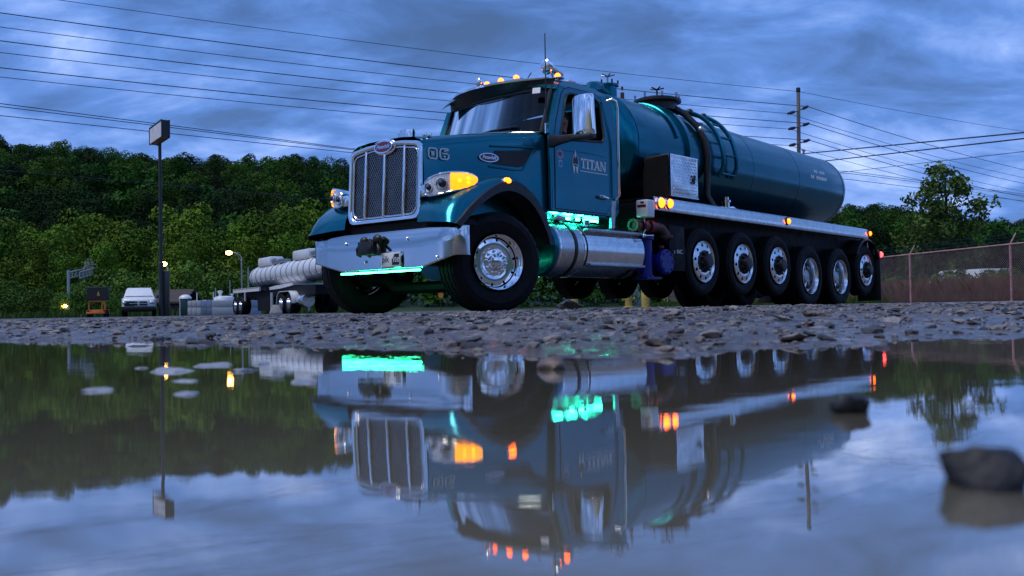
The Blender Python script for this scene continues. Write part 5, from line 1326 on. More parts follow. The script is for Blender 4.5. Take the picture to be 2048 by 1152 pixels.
# ---- fuel tanks under the cab
for sd in (-1, 1):
    FT = thing("fuel_tank", None, None); FT.parent = TR
    yc, zc, r_ = sd * .84, .755, .335
    b = MB(); b.lathe([(.001, .99), (r_ * .55, .985), (r_ * .9, 1.0), (r_ * .98, 1.03), (r_, 1.06), (r_, 2.80), (r_ * .97, 2.84), (.001, 2.85)], 48, 'x', (0, yc, zc)); b.build("tank_body", M['tank_metal'], FT, sharp=40)
    b = MB(); b.lathe([(.001, .965), (r_ * .7, .968), (r_ * .96, .985), (r_ * 1.01, 1.02), (r_ * 1.01, 1.045)], 48, 'x', (0, yc, zc)); b.build("tank_cap", M['teal'], FT)
    for x in (1.06, 1.545):
        b = MB(); b.lathe([(r_ * 1.0, x), (r_ * 1.02, x), (r_ * 1.02, x + .03), (r_, x + .03)], 48, 'x', (0, yc, zc)); b.build("tank_band", M['chrome'], FT)
    for x in (1.36, 2.62):
        b = MB(); b.lathe([(r_ * 1.0, x), (r_ * 1.035, x), (r_ * 1.035, x + .045), (r_, x + .045)], 48, 'x', (0, yc, zc)); b.build("tank_strap", M['black'], FT)
    # step shroud hugging the rear half
    q = MB(); rings = []
    for x in (1.60, 1.66, 2.84):
        k = 1.05
        rings.append([(x, yc + sd * r_ * k * math.sin(R(a)), zc + r_ * k * math.cos(R(a))) for a in range(20, 118, 7)] + [(x, yc + sd * r_ * k * math.sin(R(118)), zc - .20), (x, yc + sd * (r_ * k * math.sin(R(118)) - .03), zc - .225)])
    q.loft(rings, False, False); q.build("step_shroud", M['polished'], FT, solid=.006, sharp=30)
    for z, y_ in ((.99, .30), (.565, .325)):
        b = MB(); b.box((2.23, yc + sd * y_, z), (1.22, .075, .035)); b.build("step", M['steel'], FT, bevel=.006)
        for k in range(9):
            pass
    b = MB(); b.lathe([(.055, 0), (.055, .04), (.03, .05), (.001, .05)], 16, 'z', (1.9, yc + sd * .10, zc + r_)); b.build("filler_cap", M['chrome'], FT)
    b = MB(); b.box((1.30, sd * .93, 1.125), (.20, .16, .06)); b.box((1.30, sd * .97, 1.165), (.26, .03, .06)); b.box((1.22, sd * .90, 1.15), (.03, .18, .09)); b.box((1.62, sd * .95, 1.155), (.05, .05, .10)); b.build("cab_step_bracket", M['steel'], TR, bevel=.01)
    for x0, x1 in ((1.05, 1.45), (1.52, 2.0), (2.1, 2.4)):
        l_ = MB(); l_.tube([(x0, sd * .76, 1.165), (x1, sd * .76, 1.165)], .016, 7); l_.build("green_light_bar", M['green_lamp'], TR)
    for x0, x1 in ((1.10, 1.26), (1.36, 1.54), (1.66, 1.76)):
        l_ = MB(); l_.tube([(x0, sd * 1.00, 1.185), (x1, sd * 1.00, 1.185)], .012, 7); l_.build("green_light_bar", M['green_lamp'], TR)
    l_ = MB(); l_.tube([(1.05, sd * .76, 1.188), (2.4, sd * .76, 1.188)], .012, 6); l_.build("light_rail", M['black'], TR)

# ---- pump, valves and pipes ahead of the lift axles
PU = thing("pump", None, None); PU.parent = TR
b = MB(); b.lathe([(.001, 0), (.12, 0), (.12, .03), (.10, .04), (.10, .50), (.125, .51), (.125, .56), (.001, .56)], 22, 'z', (3.02, -1.08, .42)); b.build("pump_body", M['blue'], PU)
b = MB(); b.lathe([(.001, -.02), (.15, -.02), (.17, 0), (.17, .06), (.15, .07), (.11, .10), (.11, .24), (.001, .24)], 28, 'y', (3.28, -1.255, .635)); b.build("pump_casing", M['blue'], PU)
for k in range(8):
    a = 2 * math.pi * k / 8; b = MB(); b.lathe([(.014, 0), (.014, -.022), (.001, -.022)], 6, 'y', (3.28 + .14 * math.cos(a), -1.27, .635 + .14 * math.sin(a))); b.build("casing_bolt", M['blue'], PU)
b = MB(); b.box((3.10, -1.06, .42), (.36, .24, .03)); b.build("pump_foot", M['blue'], PU)
b = MB(); b.lathe([(.04, -.03), (.04, .0), (.02, .01), (.001, .01)], 10, 'z', (3.27, -1.18, .85)); b.build("breather", M['red_iron'], PU)
PV = thing("valve_pipe", None, None); PV.parent = TR
b = MB(); b.tube([(2.68, -1.12, 1.105), (2.86, -1.13, 1.105)], .055, 14); b.tube([(2.96, -1.14, 1.105), (3.06, -1.14, 1.105)], .055, 14); b.build("brass_pipe", M['rust'], PV)
for x in (2.70, 2.90, 3.06):
    b = MB(); b.lathe([(.05, -.045), (.085, -.045), (.085, .045), (.05, .045)], 16, 'x', (x, -1.14, 1.105)); b.build("red_flange", M['red_iron'], PV)
b = MB(); b.tube([(3.06, -1.14, 1.105), (3.22, -1.15, 1.11), (3.32, -1.16, 1.09), (3.40, -1.17, 1.02), (3.42, -1.17, .96)], .062, 14); b.lathe([(.06, 0), (.09, 0), (.09, .03), (.06, .03)], 16, 'z', (3.42, -1.17, .97)); b.build("elbow_pipe", M['rust'], PV)
b = MB(); b.ball((2.80, -1.22, .97), .028, 10, 6); b.tube([(2.80, -1.22, .97), (3.05, -1.20, .985)], .010, 5); b.tube([(2.83, -1.2, 1.2), (2.86, -1.2, 1.05), (2.78, -1.2, .98)], .008, 5); b.build("lever", M['chrome'], PV)
# company line on the skirt plate
lay(text_mesh("lettering", "INC.", .078, M['sign_white'], .001, ox=1.05), "lettering", TR, (3.695, -1.2155, .785), (1, 0, 0), (0, 0, 1))
b = MB(); b.box((3.555, -1.2155, .765), (.02, .003, .012)); b.box((3.555, -1.2155, .79), (.02, .003, .012)); b.build("lettering", M['sign_white'], TR)
# ---- rear mudflaps, fender and tail lamp
for sd in (-1, 1):
    b = MB(); P_ = arc(10.49, .669, .60, 150, -12, 16); b.loft([[(x, sd * .86, z), (x, sd * 1.26, z), (x + .0, sd * 1.28, z - .03)] for x, z in P_], False, False); b.build("rear_fender", M['black'], TR, solid=.012)
    b = MB(); b.box((11.05, sd * 1.06, .56), (.025, .46, .95)); b.build("mudflap", M['black'], TR, bevel=.005)
    b = MB(); b.ball((11.12, sd * 1.27, .985), (.07, .05, .055), 12, 8); b.build("tail_lamp", M['red_lamp'], TR)
    b = MB(); b.box((10.95, sd * 1.0, 1.03), (.3, .5, .12)); b.build("tail_lamp_bar", M['frame'], TR, bevel=.01)
b = MB(); b.box((10.9, 0, .75), (.10, 2.2, .14)); b.build("rear_bumper", M['frame'], TR)

# ------------------------------------------------------------------ the driver
def person():
    P = thing("person", "dark haired driver in a dark top at the wheel, looking out sideways", "person", (0, 0, 0))
    mw = Matrix.Translation((-1.008, 11.387, 0.035)) @ Matrix.Rotation(.861, 4, 'Z')
    P.matrix_world = mw @ Matrix.Translation((1.98, -.56, 1.77))
    J = [(0, 0, 0, .15), (-.02, 0, .18, .14), (-.03, 0, .36, .155), (-.03, 0, .46, .10), (-.04, -.005, .53, .055), (-.06, -.015, .60, .075), (-.065, -.02, .66, .094), (-.06, -.02, .73, .075),
         (-.03, .17, .43, .065), (-.03, -.17, .43, .065), (-.16, .24, .22, .048), (-.17, -.25, .22, .048), (-.38, .17, .24, .036), (-.38, -.17, .24, .036), (-.45, .14, .28, .042), (-.45, -.14, .28, .042),
         (-.10, .11, -.02, .11), (-.10, -.11, -.02, .11), (-.48, .13, .02, .085), (-.48, -.13, .02, .085), (-.55, .13, -.40, .055), (-.55, -.13, -.40, .055), (-.70, .13, -.45, .04), (-.70, -.13, -.45, .04)]
    E = [(0, 1), (1, 2), (2, 3), (3, 4), (4, 5), (5, 6), (6, 7), (2, 8), (2, 9), (8, 10), (9, 11), (10, 12), (11, 13), (12, 14), (13, 15), (0, 16), (0, 17), (16, 18), (17, 19), (18, 20), (19, 21), (20, 22), (21, 23)]
    me = bpy.data.meshes.new("body"); me.from_pydata([j[:3] for j in J], E, [])
    o = put("body", me, P)
    sk = o.modifiers.new("skin", 'SKIN'); me.skin_vertices[0].data[0].use_root = True
    for i, j in enumerate(J): me.skin_vertices[0].data[i].radius = (j[3], j[3])
    o.modifiers.new("sub", 'SUBSURF').levels = 2; o.modifiers["sub"].render_levels = 2
    bpy.context.view_layer.update()
    m2 = bpy.data.meshes.new_from_object(o.evaluated_get(bpy.context.evaluated_depsgraph_get()))
    o.modifiers.clear(); o.data = m2
    m2.materials.clear(); m2.materials.append(M['cloth']); m2.materials.append(M['skin'])
    hc = Vector((-.065, -.02, .665)); face = Vector((-.45, -.89, 0)).normalized(); side = Vector((face.y, -face.x, 0))
    for v in m2.vertices:      # nose, brow and chin pulled out of the head
        d = v.co - hc
        if d.length < .16 and d.z > -.12:
            f = d.dot(face); s_ = d.dot(side)
            if f > .05:
                v.co += face * (.030 * math.exp(-(s_ / .016) ** 2 - ((d.z + .005) / .025) ** 2) + .010 * math.exp(-(s_ / .03) ** 2 - ((d.z + .085) / .02) ** 2) - .010 * math.exp(-((abs(s_) - .032) / .014) ** 2 - ((d.z - .022) / .012) ** 2))
    for p in m2.polygons:
        p.use_smooth = True
        c = p.center
        p.material_index = 1 if c.z > .53 or (c.x < -.36 and c.z > .15) else 0
    h = MB(); rs = random.Random(3)
    h.ball(hc + Vector((.0, 0, .035)) - face * .022, (.108, .108, .115), 20, 12)
    hm = h.mesh("hair", M['hair'])
    for v in hm.vertices:
        d = v.co - hc
        if d.dot(face) > .045 and d.z < .075: v.co -= face * (d.dot(face) - .03)
    put("hair", hm, P)
    ey = MB()
    for s_ in (-.032, .032): ey.ball(hc + face * .083 + side * s_ + Vector((0, 0, .022)), (.011, .011, .008), 8, 6)
    ey.build("eyes", M['hair'], P)
    mo = MB(); mo.ball(hc + face * .088 + Vector((0, 0, -.045)), (.022, .012, .007), 8, 6); mo.build("mouth", M['red_iron'], P)
    fg = MB()
    for sd in (-1, 1):
        for k, l in enumerate((.075, .085, .08, .065)):
            b0 = Vector((-.46, sd * .14, .27 + .022 * k)); fg.tube([b0, b0 + Vector((-l * .5, 0, .004)), b0 + Vector((-l * .75, sd * -.02, 0)), b0 + Vector((-l * .6, sd * -.045, 0))], [.011, .010, .009, .008], 6)
        b0 = Vector((-.42, sd * .12, .30)); fg.tube([b0, b0 + Vector((-.03, sd * -.03, .02)), b0 + Vector((-.055, sd * -.04, .01))], [.012, .011, .009], 6)
    fg.build("fingers", M['skin'], P)
person()
# ------------------------------------------------------------------ utility pole, wires
def wire(pts, r_, label, sag=0.0, n=22):
    pts = [Vector(p) for p in pts]; P_ = []
    for a, b in zip(pts, pts[1:]):
        L_ = (b - a).length; sg = sag * L_ * L_ / 10000
        for k in range(n if b is not pts[-1] or True else n):
            t = k / n; q = a.lerp(b, t); q.z -= sg * 4 * t * (1 - t); P_.append(q)
    P_.append(pts[-1])
    m_ = MB(); m_.tube(P_, r_, 5)
    return prop(put("power_line", m_.mesh("power_line", M['wire'], recalc=False)), label, "power line", "overhead power lines")
PY = 92.0
UP = thing("utility_pole", "tall wooden power pole with three pairs of side arms behind the tank", "pole", (at(1600, 606, PY).x, PY, 0.1))
pb = at(1600, 606, PY); pt_ = at(1596.5, 181, PY)
m_ = MB(); H_ = pt_.z - .1; m_.tube([(0, 0, -.5), (pt_.x - pb.x, 0, H_)], [.26, .17], 10); m_.build("pole_shaft", M['wood'], UP)
m_ = MB(); m_.lathe([(.20, -.05), (.22, .0), (.20, .35), (.001, .40)], 10, 'z', (pt_.x - pb.x, 0, H_ - .1)); m_.build("pole_cap", M['dark_steel'], UP)
ATT = []
for (lx, ly, rx, ry) in ((1577, 227, 1615, 213), (1578.5, 258, 1617, 247), (1580, 291, 1618, 280)):
    for x, y, f in ((lx, ly, 1), (rx, ry, -1)):
        e_ = at(x, y, PY + (-1.2 if f > 0 else 1.2)); c_ = at(1597.5 + (y - 181) * .011, (ly + ry) / 2 + 1, PY)
        o_ = Vector((pb.x, PY, .1))
        m_ = MB(); a = c_ - o_; b = e_ - o_; m_.tube([a, b], .06, 6); m_.build("side_arm", M['wood'], UP)
        m_ = MB(); d_ = (b - a); q = [a + d_ * t for t in (.42, .5, .58, .66, .74, .82, .9, 1.0, 1.1)]; m_.tube(q, [.05, .15, .08, .16, .08, .16, .08, .13, .04], 8); m_.build("insulator", M['dark_steel'], UP)
        ATT.append(e_)
top_c = at(1597, 183, PY)
# left spans rise towards the camera; every conductor keeps its height, the distance follows from it
def left_end(y, zt): 
    k = (at(0, y, 1.0).z - CAM_H); return at(0, y, (zt - CAM_H) / k)
conds = [(top_c, (215, 0), (2048, 258), .022, "topmost thin line from the very top of the power pole"),
         (ATT[1], (0, 7), (2048, 330), .034, "line from the right end of the pole's upper side arm"), (ATT[0], (0, 37), (2048, 345), .025, "line from the left end of the pole's upper side arm"),
         (ATT[3], (0, 63), (2048, 357), .034, "line from the right end of the pole's middle side arm"), (ATT[2], (0, 88), (2048, 372), .025, "line from the left end of the pole's middle side arm"),
         (ATT[5], (0, 117), (2048, 383), .034, "line from the right end of the pole's lowest side arm"), (ATT[4], (0, 137), (2048, 392), .024, "line from the left end of the pole's lowest side arm")]
for a, (lx, ly), (rx, ry), r_, lab in conds:
    kz = (at(lx, ly, 1.0).z - CAM_H); Yl = (a.z + 1.0 - CAM_H) / kz
    lft = at(lx, ly, Yl); d_ = (lft - a); lft2 = lft + d_ * 0.35
    kr = (at(rx, ry, 1.0).z - CAM_H); Yr = (a.z - CAM_H) / kr
    rgt = at(rx, ry, Yr); rgt2 = rgt + (rgt - a) * .5
    w_ = wire([lft2, a, rgt2], r_, lab, sag=.9)
low = [((0, 207), (700, 297), (1700, 343), (2048, 388), "upper of the paired low lines passing behind the sign"), ((0, 213), (700, 299), (1700, 347), (2048, 391), "lower of the paired low lines passing behind the sign"), ((0, 231), (700, 305), (1700, 359), (2048, 402), "lowest line crossing the sky behind the sign")]
for (a, b, c_, d_, lab) in low:
    zt = 13.6; P_ = []
    for q in (a, b, c_, d_):
        k = (at(*q, 1.0).z - CAM_H); P_.append(at(*q, zt / k))
    P_ = [P_[0] + (P_[0] - P_[1]) * .2] + P_ + [P_[3] + (P_[3] - P_[2]) * .2]
    wire(P_, .028, lab, sag=0.0)
for (a, b, Ya, Yb, r_, lab) in (((1590, 309), (2048, 265), 75, 48, .040, "thick upper cable rising to the right above the tank's end"), ((1640, 323), (2048, 277), 75, 48, .040, "thick lower cable rising to the right above the tank's end"), ((1680, 345), (2048, 303), 90, 60, .022, "thin cable rising to the right over the lone tree")):
    p0, p1 = at(*a, Ya), at(*b, Yb); wire([p0 + (p0 - p1) * .6, p1 + (p1 - p0) * .4], r_, lab)
for (a, b, Ya, Yb, lab) in (((0, 340), (700, 402), 105, 120, "faint line crossing in front of the wooded hill"),):
    p0, p1 = at(*a, Ya), at(*b, Yb); wire([p0 + (p0 - p1) * .2, p1 + (p1 - p0) * 1.2], .022, lab)

# ------------------------------------------------------------------ pole sign
SY = 58.0
sb = at(323, 632, SY)
SG = thing("pole_sign", "blank white box sign with a dark frame on a tall dark steel pole", "sign", (sb.x, SY, .1))
def sl(px, py, Y=SY): return at(px, py, Y) - Vector((sb.x, SY, .1))
ztop = sl(324, 290).z
m_ = MB(); m_.tube([(0, 0, -.2), (0, 0, 3.2), (0, 0, 3.25), (0, 0, ztop + .1)], [.15, .15, .105, .095], 12); m_.build("pole_shaft", M['dark_steel'], SG)
m_ = MB(); m_.box((.28, .1, 1.35), (.32, .2, 2.7)); m_.build("pole_cabinet", M['dark_steel'], SG, bevel=.01)
# the box is seen from below at a slant: narrow end at right
zc = (sl(330, 243).z + sl(330, 291).z) / 2 + .05
fx = Vector((.54, -.84, 0)).normalized(); fy = Vector((.84, .54, 0)).normalized()
Lb, Db, Hb = 3.1, .50, 1.0
def sp(u, v, w): p = fx * u + fy * v; return (p.x - .02, p.y, zc + w)
def sbox(b, u0, u1, v0, v1, w0, w1):
    p = [sp(u, v, w) for u in (u0, u1) for v in (v0, v1) for w in (w0, w1)]
    return b.add(p, [(0, 1, 3, 2), (4, 6, 7, 5), (0, 4, 5, 1), (2, 3, 7, 6), (0, 2, 6, 4), (1, 5, 7, 3)])
m_ = MB(); sbox(m_, -Lb / 2, Lb / 2, -Db / 2 + .05, Db / 2 - .05, -Hb / 2, Hb / 2); m_.build("sign_box", M['dark_steel'], SG)
for s_ in (-1, 1):
    m_ = MB(); sbox(m_, -Lb / 2 + .06, Lb / 2 - .06, s_ * (Db / 2 - .05), s_ * (Db / 2 - .03), -Hb / 2 + .05, Hb / 2 - .05); m_.build("sign_face", M['sign_face'] if 'sign_face' in M else M['white'], SG)
m_ = MB()
for s_ in (-1, 1):
    v0, v1 = s_ * (Db / 2 - .06), s_ * Db / 2
    for w in (-1, 1): sbox(m_, -Lb / 2, Lb / 2, v0, v1, w * Hb / 2 - .03, w * Hb / 2 + .03)
    for u in (-1, 1): sbox(m_, u * Lb / 2 - .03, u * Lb / 2 + .03, v0, v1, -Hb / 2, Hb / 2)
m_.build("sign_frame", M['dark_steel'], SG)

# ------------------------------------------------------------------ street lamps
def lamp_post(px, ptop, pbase, Y, arm, label, lit=True, hx=None):
    b = at(px, pbase, Y); h = at(px, ptop, Y).z - .1
    o = thing("street_lamp", label, "street lamp", (b.x, Y, .1))
    m_ = MB(); m_.tube([(0, 0, -.2), (0, 0, h)], [.09, .055], 8); m_.build("lamp_pole", M['galv'], o)
    if arm:
        m_ = MB(); a = arm
        m_.tube([(0, 0, h - .05), (a * .25, 0, h + .22), (a * .6, 0, h + .36), (a, 0, h + .40)], .035, 7); m_.tube([(0, 0, h - .5), (a * .3, 0, h + .08), (a * .55, 0, h + .32)], .022, 6); m_.build("lamp_arm", M['galv'], o)
        m_ = MB(); m_.ball((a * 1.08, 0, h + .43), (.26, .12, .09), 12, 7); m_.build("lamp_head", M['dark_steel'], o)
        if lit: m_ = MB(); m_.ball((a * 1.1, 0, h + .35), (.30, .20, .19), 12, 8); m_.build("lamp_glass", M['sodium'], o)
    else:
        m_ = MB(); m_.box((0, 0, h + .05), (.24, .18, .14)); m_.build("lamp_head", M['dark_steel'], o)
        if lit: m_ = MB(); m_.ball((0, -.08, h + .02), (.08, .06, .06), 10, 6); m_.build("lamp_glass", M['sodium'], o)
    return o
lamp_post(484, 513, 610, 86, -1.0, "lit street lamp on a curved arm over the grey concrete blocks")
lamp_post(497, 532, 600, 84, 0, "short unlit lamp post beside the lit street lamp", lit=False)
o = lamp_post(337, 536, 606, 82, -.35, "lit street lamp right beside the tall sign pole")
def ground_light(px, py, Y, r_, label, m__):
    p = at(px, py, Y); o = thing("marker_light", label, "light", (p.x, Y, .1))
    m_ = MB(); m_.tube([(0, 0, -.1), (0, 0, p.z - .1)], .05, 8); m_.build("light_post", M['dark_steel'], o)
    m_ = MB(); m_.ball((0, 0, p.z - .1), (r_ * 1.8, r_, r_), 10, 6); m_.build("lamp_glass", m__, o)
ground_light(129, 612, 78, .13, "low lit orange lamp among the bushes at far left", M['sodium'])

# ------------------------------------------------------------------ gantry sign truss seen from behind
def gantry():
    Y = 112.0; b = at(137, 618, Y); o = thing("highway_gantry", "grey steel highway sign gantry rising out of the trees at left", "gantry", (b.x, Y, .1))
    def g(px, py, Y2): return at(px, py, Y2) - Vector((b.x, Y, .1))
    A0, A1 = g(137, 545, 112), g(137, 557, 112); B0, B1 = g(196, 532, 150), g(196, 541, 150)
    for t, nm in ((0, 0), (.48, 0), (1, 0)):
        x = A0.lerp(B0, t); m_ = MB(); m_.tube([(x.x, x.y, -.3), (x.x, x.y, x.z + .3)], .17, 8); m_.build("gantry_leg", M['galv'], o)
    for off in (0, 1.3):
        d = Vector((off, 0, 0))
        for p, q in ((A0, B0), (A1, B1)):
            m_ = MB(); m_.tube([p + d, q + d], .10, 6); m_.build("truss_chord", M['galv'], o)
        for k in range(10):
            m_ = MB(); m_.tube([A0.lerp(B0, k / 10) + d, A1.lerp(B1, (k + 1) / 10) + d], .06, 5); m_.tube([A0.lerp(B0, k / 10) + d, A1.lerp(B1, k / 10) + d], .06, 5); m_.build("truss_web", M['galv'], o)
    for k, (t, w, hh) in enumerate(((.50, .8, 1.6), (.62, .9, 2.2), (.75, .8, 1.2))):
        p = A0.lerp(B0, t); m_ = MB(); m_.box((p.x + .4, p.y - .3, p.z + .2), (w, .12, hh)); m_.build("sign_back", M['galv'], o)
    m_ = MB(); p = A0.lerp(B0, .5); m_.tube([(p.x, p.y, 1.5), A1.lerp(B1, .25)], .07, 5); m_.build("brace", M['galv'], o)
gantry()

# ------------------------------------------------------------------ message board trailer
def board():
    Y = 62.0; b = at(194, 632, Y); o = thing("message_board", "dark portable message board on an orange trailer left of the pickup", "message board", (b.x, Y, .12))
    def q(px, py): p = at(px, py, Y); return p.x - b.x, p.z - .12
    x0, z1 = q(174, 574); x1, z0 = q(218, 600)
    m_ = MB(); m_.box(((x0 + x1) / 2, 0, (z0 + z1) / 2), (x1 - x0, .22, z1 - z0)); m_.build("board_cabinet", M['dark_steel'], o, bevel=.02)
    m_ = MB(); m_.box(((x0 + x1) / 2, -.115, (z0 + z1) / 2), (x1 - x0 - .12, .01, z1 - z0 - .12)); m_.build("display_panel", M['black'], o)
    cx = (x0 + x1) / 2; zc_ = (z0 + z1) / 2; m_ = MB(); m_.prism([(cx - .02, zc_ - .14), (cx + .16, zc_ - .14), (cx + .12, zc_ + .02), (cx + .07, zc_ + .16), (cx + .02, zc_ + .02)], -.125, -.121, 'y'); m_.build("board_symbol", M['yellow'], o)
    for px in (178, 204, 210):
        x, _ = q(px, 600); m_ = MB(); m_.tube([(x, 0, .35), (x, 0, z0 + .05)], .04, 6); m_.build("mast", M['orange'], o)
    m_ = MB(); xa, za = q(176, 601); m_.box((cx - .1, 0, z0 - .05), (.95, .10, .11)); m_.build("lift_frame", M['orange'], o)
    m_ = MB(); m_.box((cx, 0, .30), (1.15, .9, .14)); m_.box((cx, 0, .42), (.9, .5, .16)); m_.build("trailer_deck", M['orange'], o, bevel=.02)
    for s_ in (-1, 1):
        m_ = MB(); m_.lathe([(.12, -.08), (.27, -.08), (.29, -.04), (.29, .04), (.27, .08), (.12, .08), (.12, -.08)], 18, 'x', (cx + s_ * .52, 0, .18)); m_.build("tyre", M['rubber'], o)
        m_ = MB(); m_.box((cx + s_ * .52, 0, .48), (.22, .62, .03)); m_.build("mudguard", M['orange'], o)
board()

# ------------------------------------------------------------------ white pickup
def pickup():
    Y = 57.0; b = at(277.5, 634, Y); z_ = ground_h(b.x, Y)
    o = thing("pickup_truck", "white pickup truck facing the camera across the wet lot", "pickup truck", (b.x, Y, z_), R(20)); o.scale = (.97, 1, .93)
    def sec(y, w, z0, z1, r_=.08): return [(-w, y, z0), (-w, y, z1 - r_), (-w + r_ * .8, y, z1), (w - r_ * .8, y, z1), (w, y, z1 - r_), (w, y, z0)]
    m_ = MB(); m_.loft([sec(-.02, .80, .62, 1.00), sec(.06, .90, .58, 1.10), sec(.5, .97, .55, 1.16), sec(1.35, .99, .55, 1.22), sec(1.5, 1.0, .52, 1.22), sec(3.1, 1.0, .52, 1.24), sec(5.4, 1.0, .55, 1.22)], True, True); m_.build("body", M['white'], o, bevel=.02)
    m_ = MB(); m_.loft([sec(1.30, .88, 1.18, 1.24, .02), sec(1.95, .76, 1.2, 1.83, .10), sec(2.3, .74, 1.2, 1.88, .10), sec(3.0, .74, 1.2, 1.86, .10), sec(3.15, .80, 1.2, 1.7, .08)], True, True); m_.build("cab", M['white'], o, bevel=.01)
    m_ = MB(); m_.add([(-.80, 1.36, 1.275), (.80, 1.36, 1.275), (.66, 1.92, 1.75), (-.66, 1.92, 1.75)], [(0, 1, 2, 3)]); m_.add([(-.80, 1.34, 1.28), (.80, 1.34, 1.28), (.66, 1.90, 1.755), (-.66, 1.90, 1.755)], [(0, 1, 2, 3)]); m_.build("windscreen", M['car_glass'], o, recalc=False)
    for s_ in (-1, 1):
        m_ = MB(); m_.box((s_ * .5, -.045, .83), (.60, .05, .30)); m_.build("grille_opening", M['black'], o, bevel=.03) if s_ < 0 else None
        m_ = MB(); m_.box((s_ * .27, -.05, .90), (.44, .05, .13)); m_.box((s_ * .27, -.05, .765), (.44, .05, .10)); m_.build("grille_opening", M['black'], o, bevel=.02)
        m_ = MB(); m_.ball((s_ * .77, -.01, .88), (.16, .07, .10), 12, 8); m_.build("headlight", M['headlamp'], o)
        m_ = MB(); m_.box((s_ * 1.13, 1.55, 1.28), (.20, .10, .20)); m_.tube([(s_ * .92, 1.55, 1.22), (s_ * 1.1, 1.55, 1.24)], .03, 6); m_.build("mirror", M['black'], o, bevel=.03)
        for y in (.95, 4.3):
            m_ = MB(); m_.lathe([(.2, -.12), (.37, -.12), (.40, -.08), (.40, .08), (.37, .12), (.2, .12), (.2, -.12)], 22, 'x', (s_ * .86, y, .40)); m_.build("tyre", M['rubber'], o)
    m_ = MB(); m_.box((0, -.06, .85), (.06, .05, .30)); m_.box((0, -.055, .835), (1.0, .04, .03)); m_.build("grille_cross", M['white'], o)
    m_ = MB(); m_.box((0, -.10, .52), (1.92, .22, .24)); m_.box((0, .02, .38), (1.6, .2, .16)); m_.build("bumper", M['black'], o, bevel=.04)
    m_ = MB(); m_.box((0, 2.4, .48), (1.5, 4.4, .2)); m_.build("underbody", M['frame'], o)
M['car_glass'] = mat("tinted_glass", (.03, .045, .05), .05, 0, .1, 3, rvar=.02, spec=.8)
M['headlamp'] = mat("headlamp_lens", (.6, .65, .68), .1, .5, .2, 20)
pickup()

# ------------------------------------------------------------------ shed, portable toilet, concrete blocks, storage tanks
M['shed_roof'] = mat("brown_shingle_roof", (.065, .05, .042), .85, 0, .25, 6, bump=.4)
M['shed_wall'] = mat("dull_green_wall", (.10, .12, .10), .8, 0, .2, 3)
def shed():
    Y = 74; a = at(296, 631, Y); b = at(372, 631, Y); o = thing("shed", "low brown roofed shed behind the pickup and the sign pole", "shed", ((a.x + b.x) / 2, Y, .12)); w = b.x - a.x
    h = at(330, 606, Y).z - .12; r_ = at(330, 581, Y).z - .12
    m_ = MB(); m_.box((0, 2, h / 2), (w * .94, 4, h)); m_.build("wall", M['shed_wall'], o)
    m_ = MB(); m_.prism([(-.35, h - .05), (2.0, r_ + .0), (4.35, h - .05), (4.35, h + .08), (2.0, r_ + .13), (-.35, h + .08)], -w / 2, w / 2, 'x'); m_.build("roof", M['shed_roof'], o)
    for x in (-.2, .25): m_ = MB(); m_.box((w * x, -.02, h * .45), (.7, .05, h * .85)); m_.build("door", M['shed_roof'], o)
shed()
def toilet():
    Y = 66; a = at(359, 631, Y); b = at(383, 631, Y); w = b.x - a.x; o = thing("portable_toilet", "dark green portable toilet with a white roof beside the concrete blocks", "portable toilet", ((a.x + b.x) / 2, Y, .13), .25)
    h = at(370, 597, Y).z - .13; t_ = at(370, 589, Y).z - .13
    m_ = MB(); m_.box((0, 0, h / 2), (w * .88, w * .88, h)); m_.build("cabin", M['toilet'], o, bevel=.03)
    m_ = MB(); m_.ball((0, 0, h - .02), (w * .52, w * .52, t_ - h + .02), 16, 6, True); m_.build("roof", M['white'], o)
    m_ = MB(); m_.box((-.02, -w * .445, h * .48), (w * .6, .03, h * .86)); m_.build("door", M['toilet'], o, bevel=.01)
    m_ = MB(); m_.box((-w * .40, -w * .45, h * .5), (.05, .05, h)); m_.build("door_post", M['white'], o)
M['toilet'] = mat("dark_green_plastic", (.012, .055, .05), .5, 0, .15, 3)
toilet()
def block(px0, px1, py0, py1, Y, label, m__=None, depth=1.2):
    a = at(px0, py1, Y); b = at(px1, py1, Y); h = at(px0, py0, Y).z; g = ground_h(a.x, Y)
    o = put("concrete_block", None) if False else None
    w = b.x - a.x; m_ = MB(); m_.box((0, depth / 2, (h - g) / 2), (w * .985, depth, h - g))
    o = m_.build("concrete_block", m__ or M['concrete'], None, bevel=.03); o.location = ((a.x + b.x) / 2, Y, g)
    return prop(o, label, "concrete block", "pale concrete blocks in a row")
# a low wall of stacked blocks: each block a thing
rows = [(375, 384, 602, 615, 630, 60, "narrow"), (384, 393, 601, 615, 630, 60, "second"), (393, 402, 601, 615, 630, 60, "third"), (403.5, 413, 600, 615, 630, 61, "fourth")]
names = ("leftmost", "second from the left", "third from the left", "rightmost")
for k, (x0, x1, y0, ym, y1, Y, _) in enumerate(rows):
    lo = block(x0, x1, ym, y1, Y, "pale block on the ground, %s of the four small stacks" % names[k])
    a = at(x0, ym, Y); b = at(x1, ym, Y); zt = at(x0, y0, Y).z; zb = at(x0, ym, Y).z
    m_ = MB(); m_.box((0, .6, (zt - zb) / 2), ((b.x - a.x) * .97, 1.18, zt - zb - .01)); u_ = m_.build("concrete_block", M['concrete'], None, bevel=.03); u_.location = ((a.x + b.x) / 2, Y, zb + .006); prop(u_, "pale upper block, %s of the four small stacks" % names[k], "concrete block", "pale concrete blocks in a row")
M['vault'] = mat("pale_blue_grey_concrete", (.36, .40, .44), .8, 0, .12, 2, bump=.2)
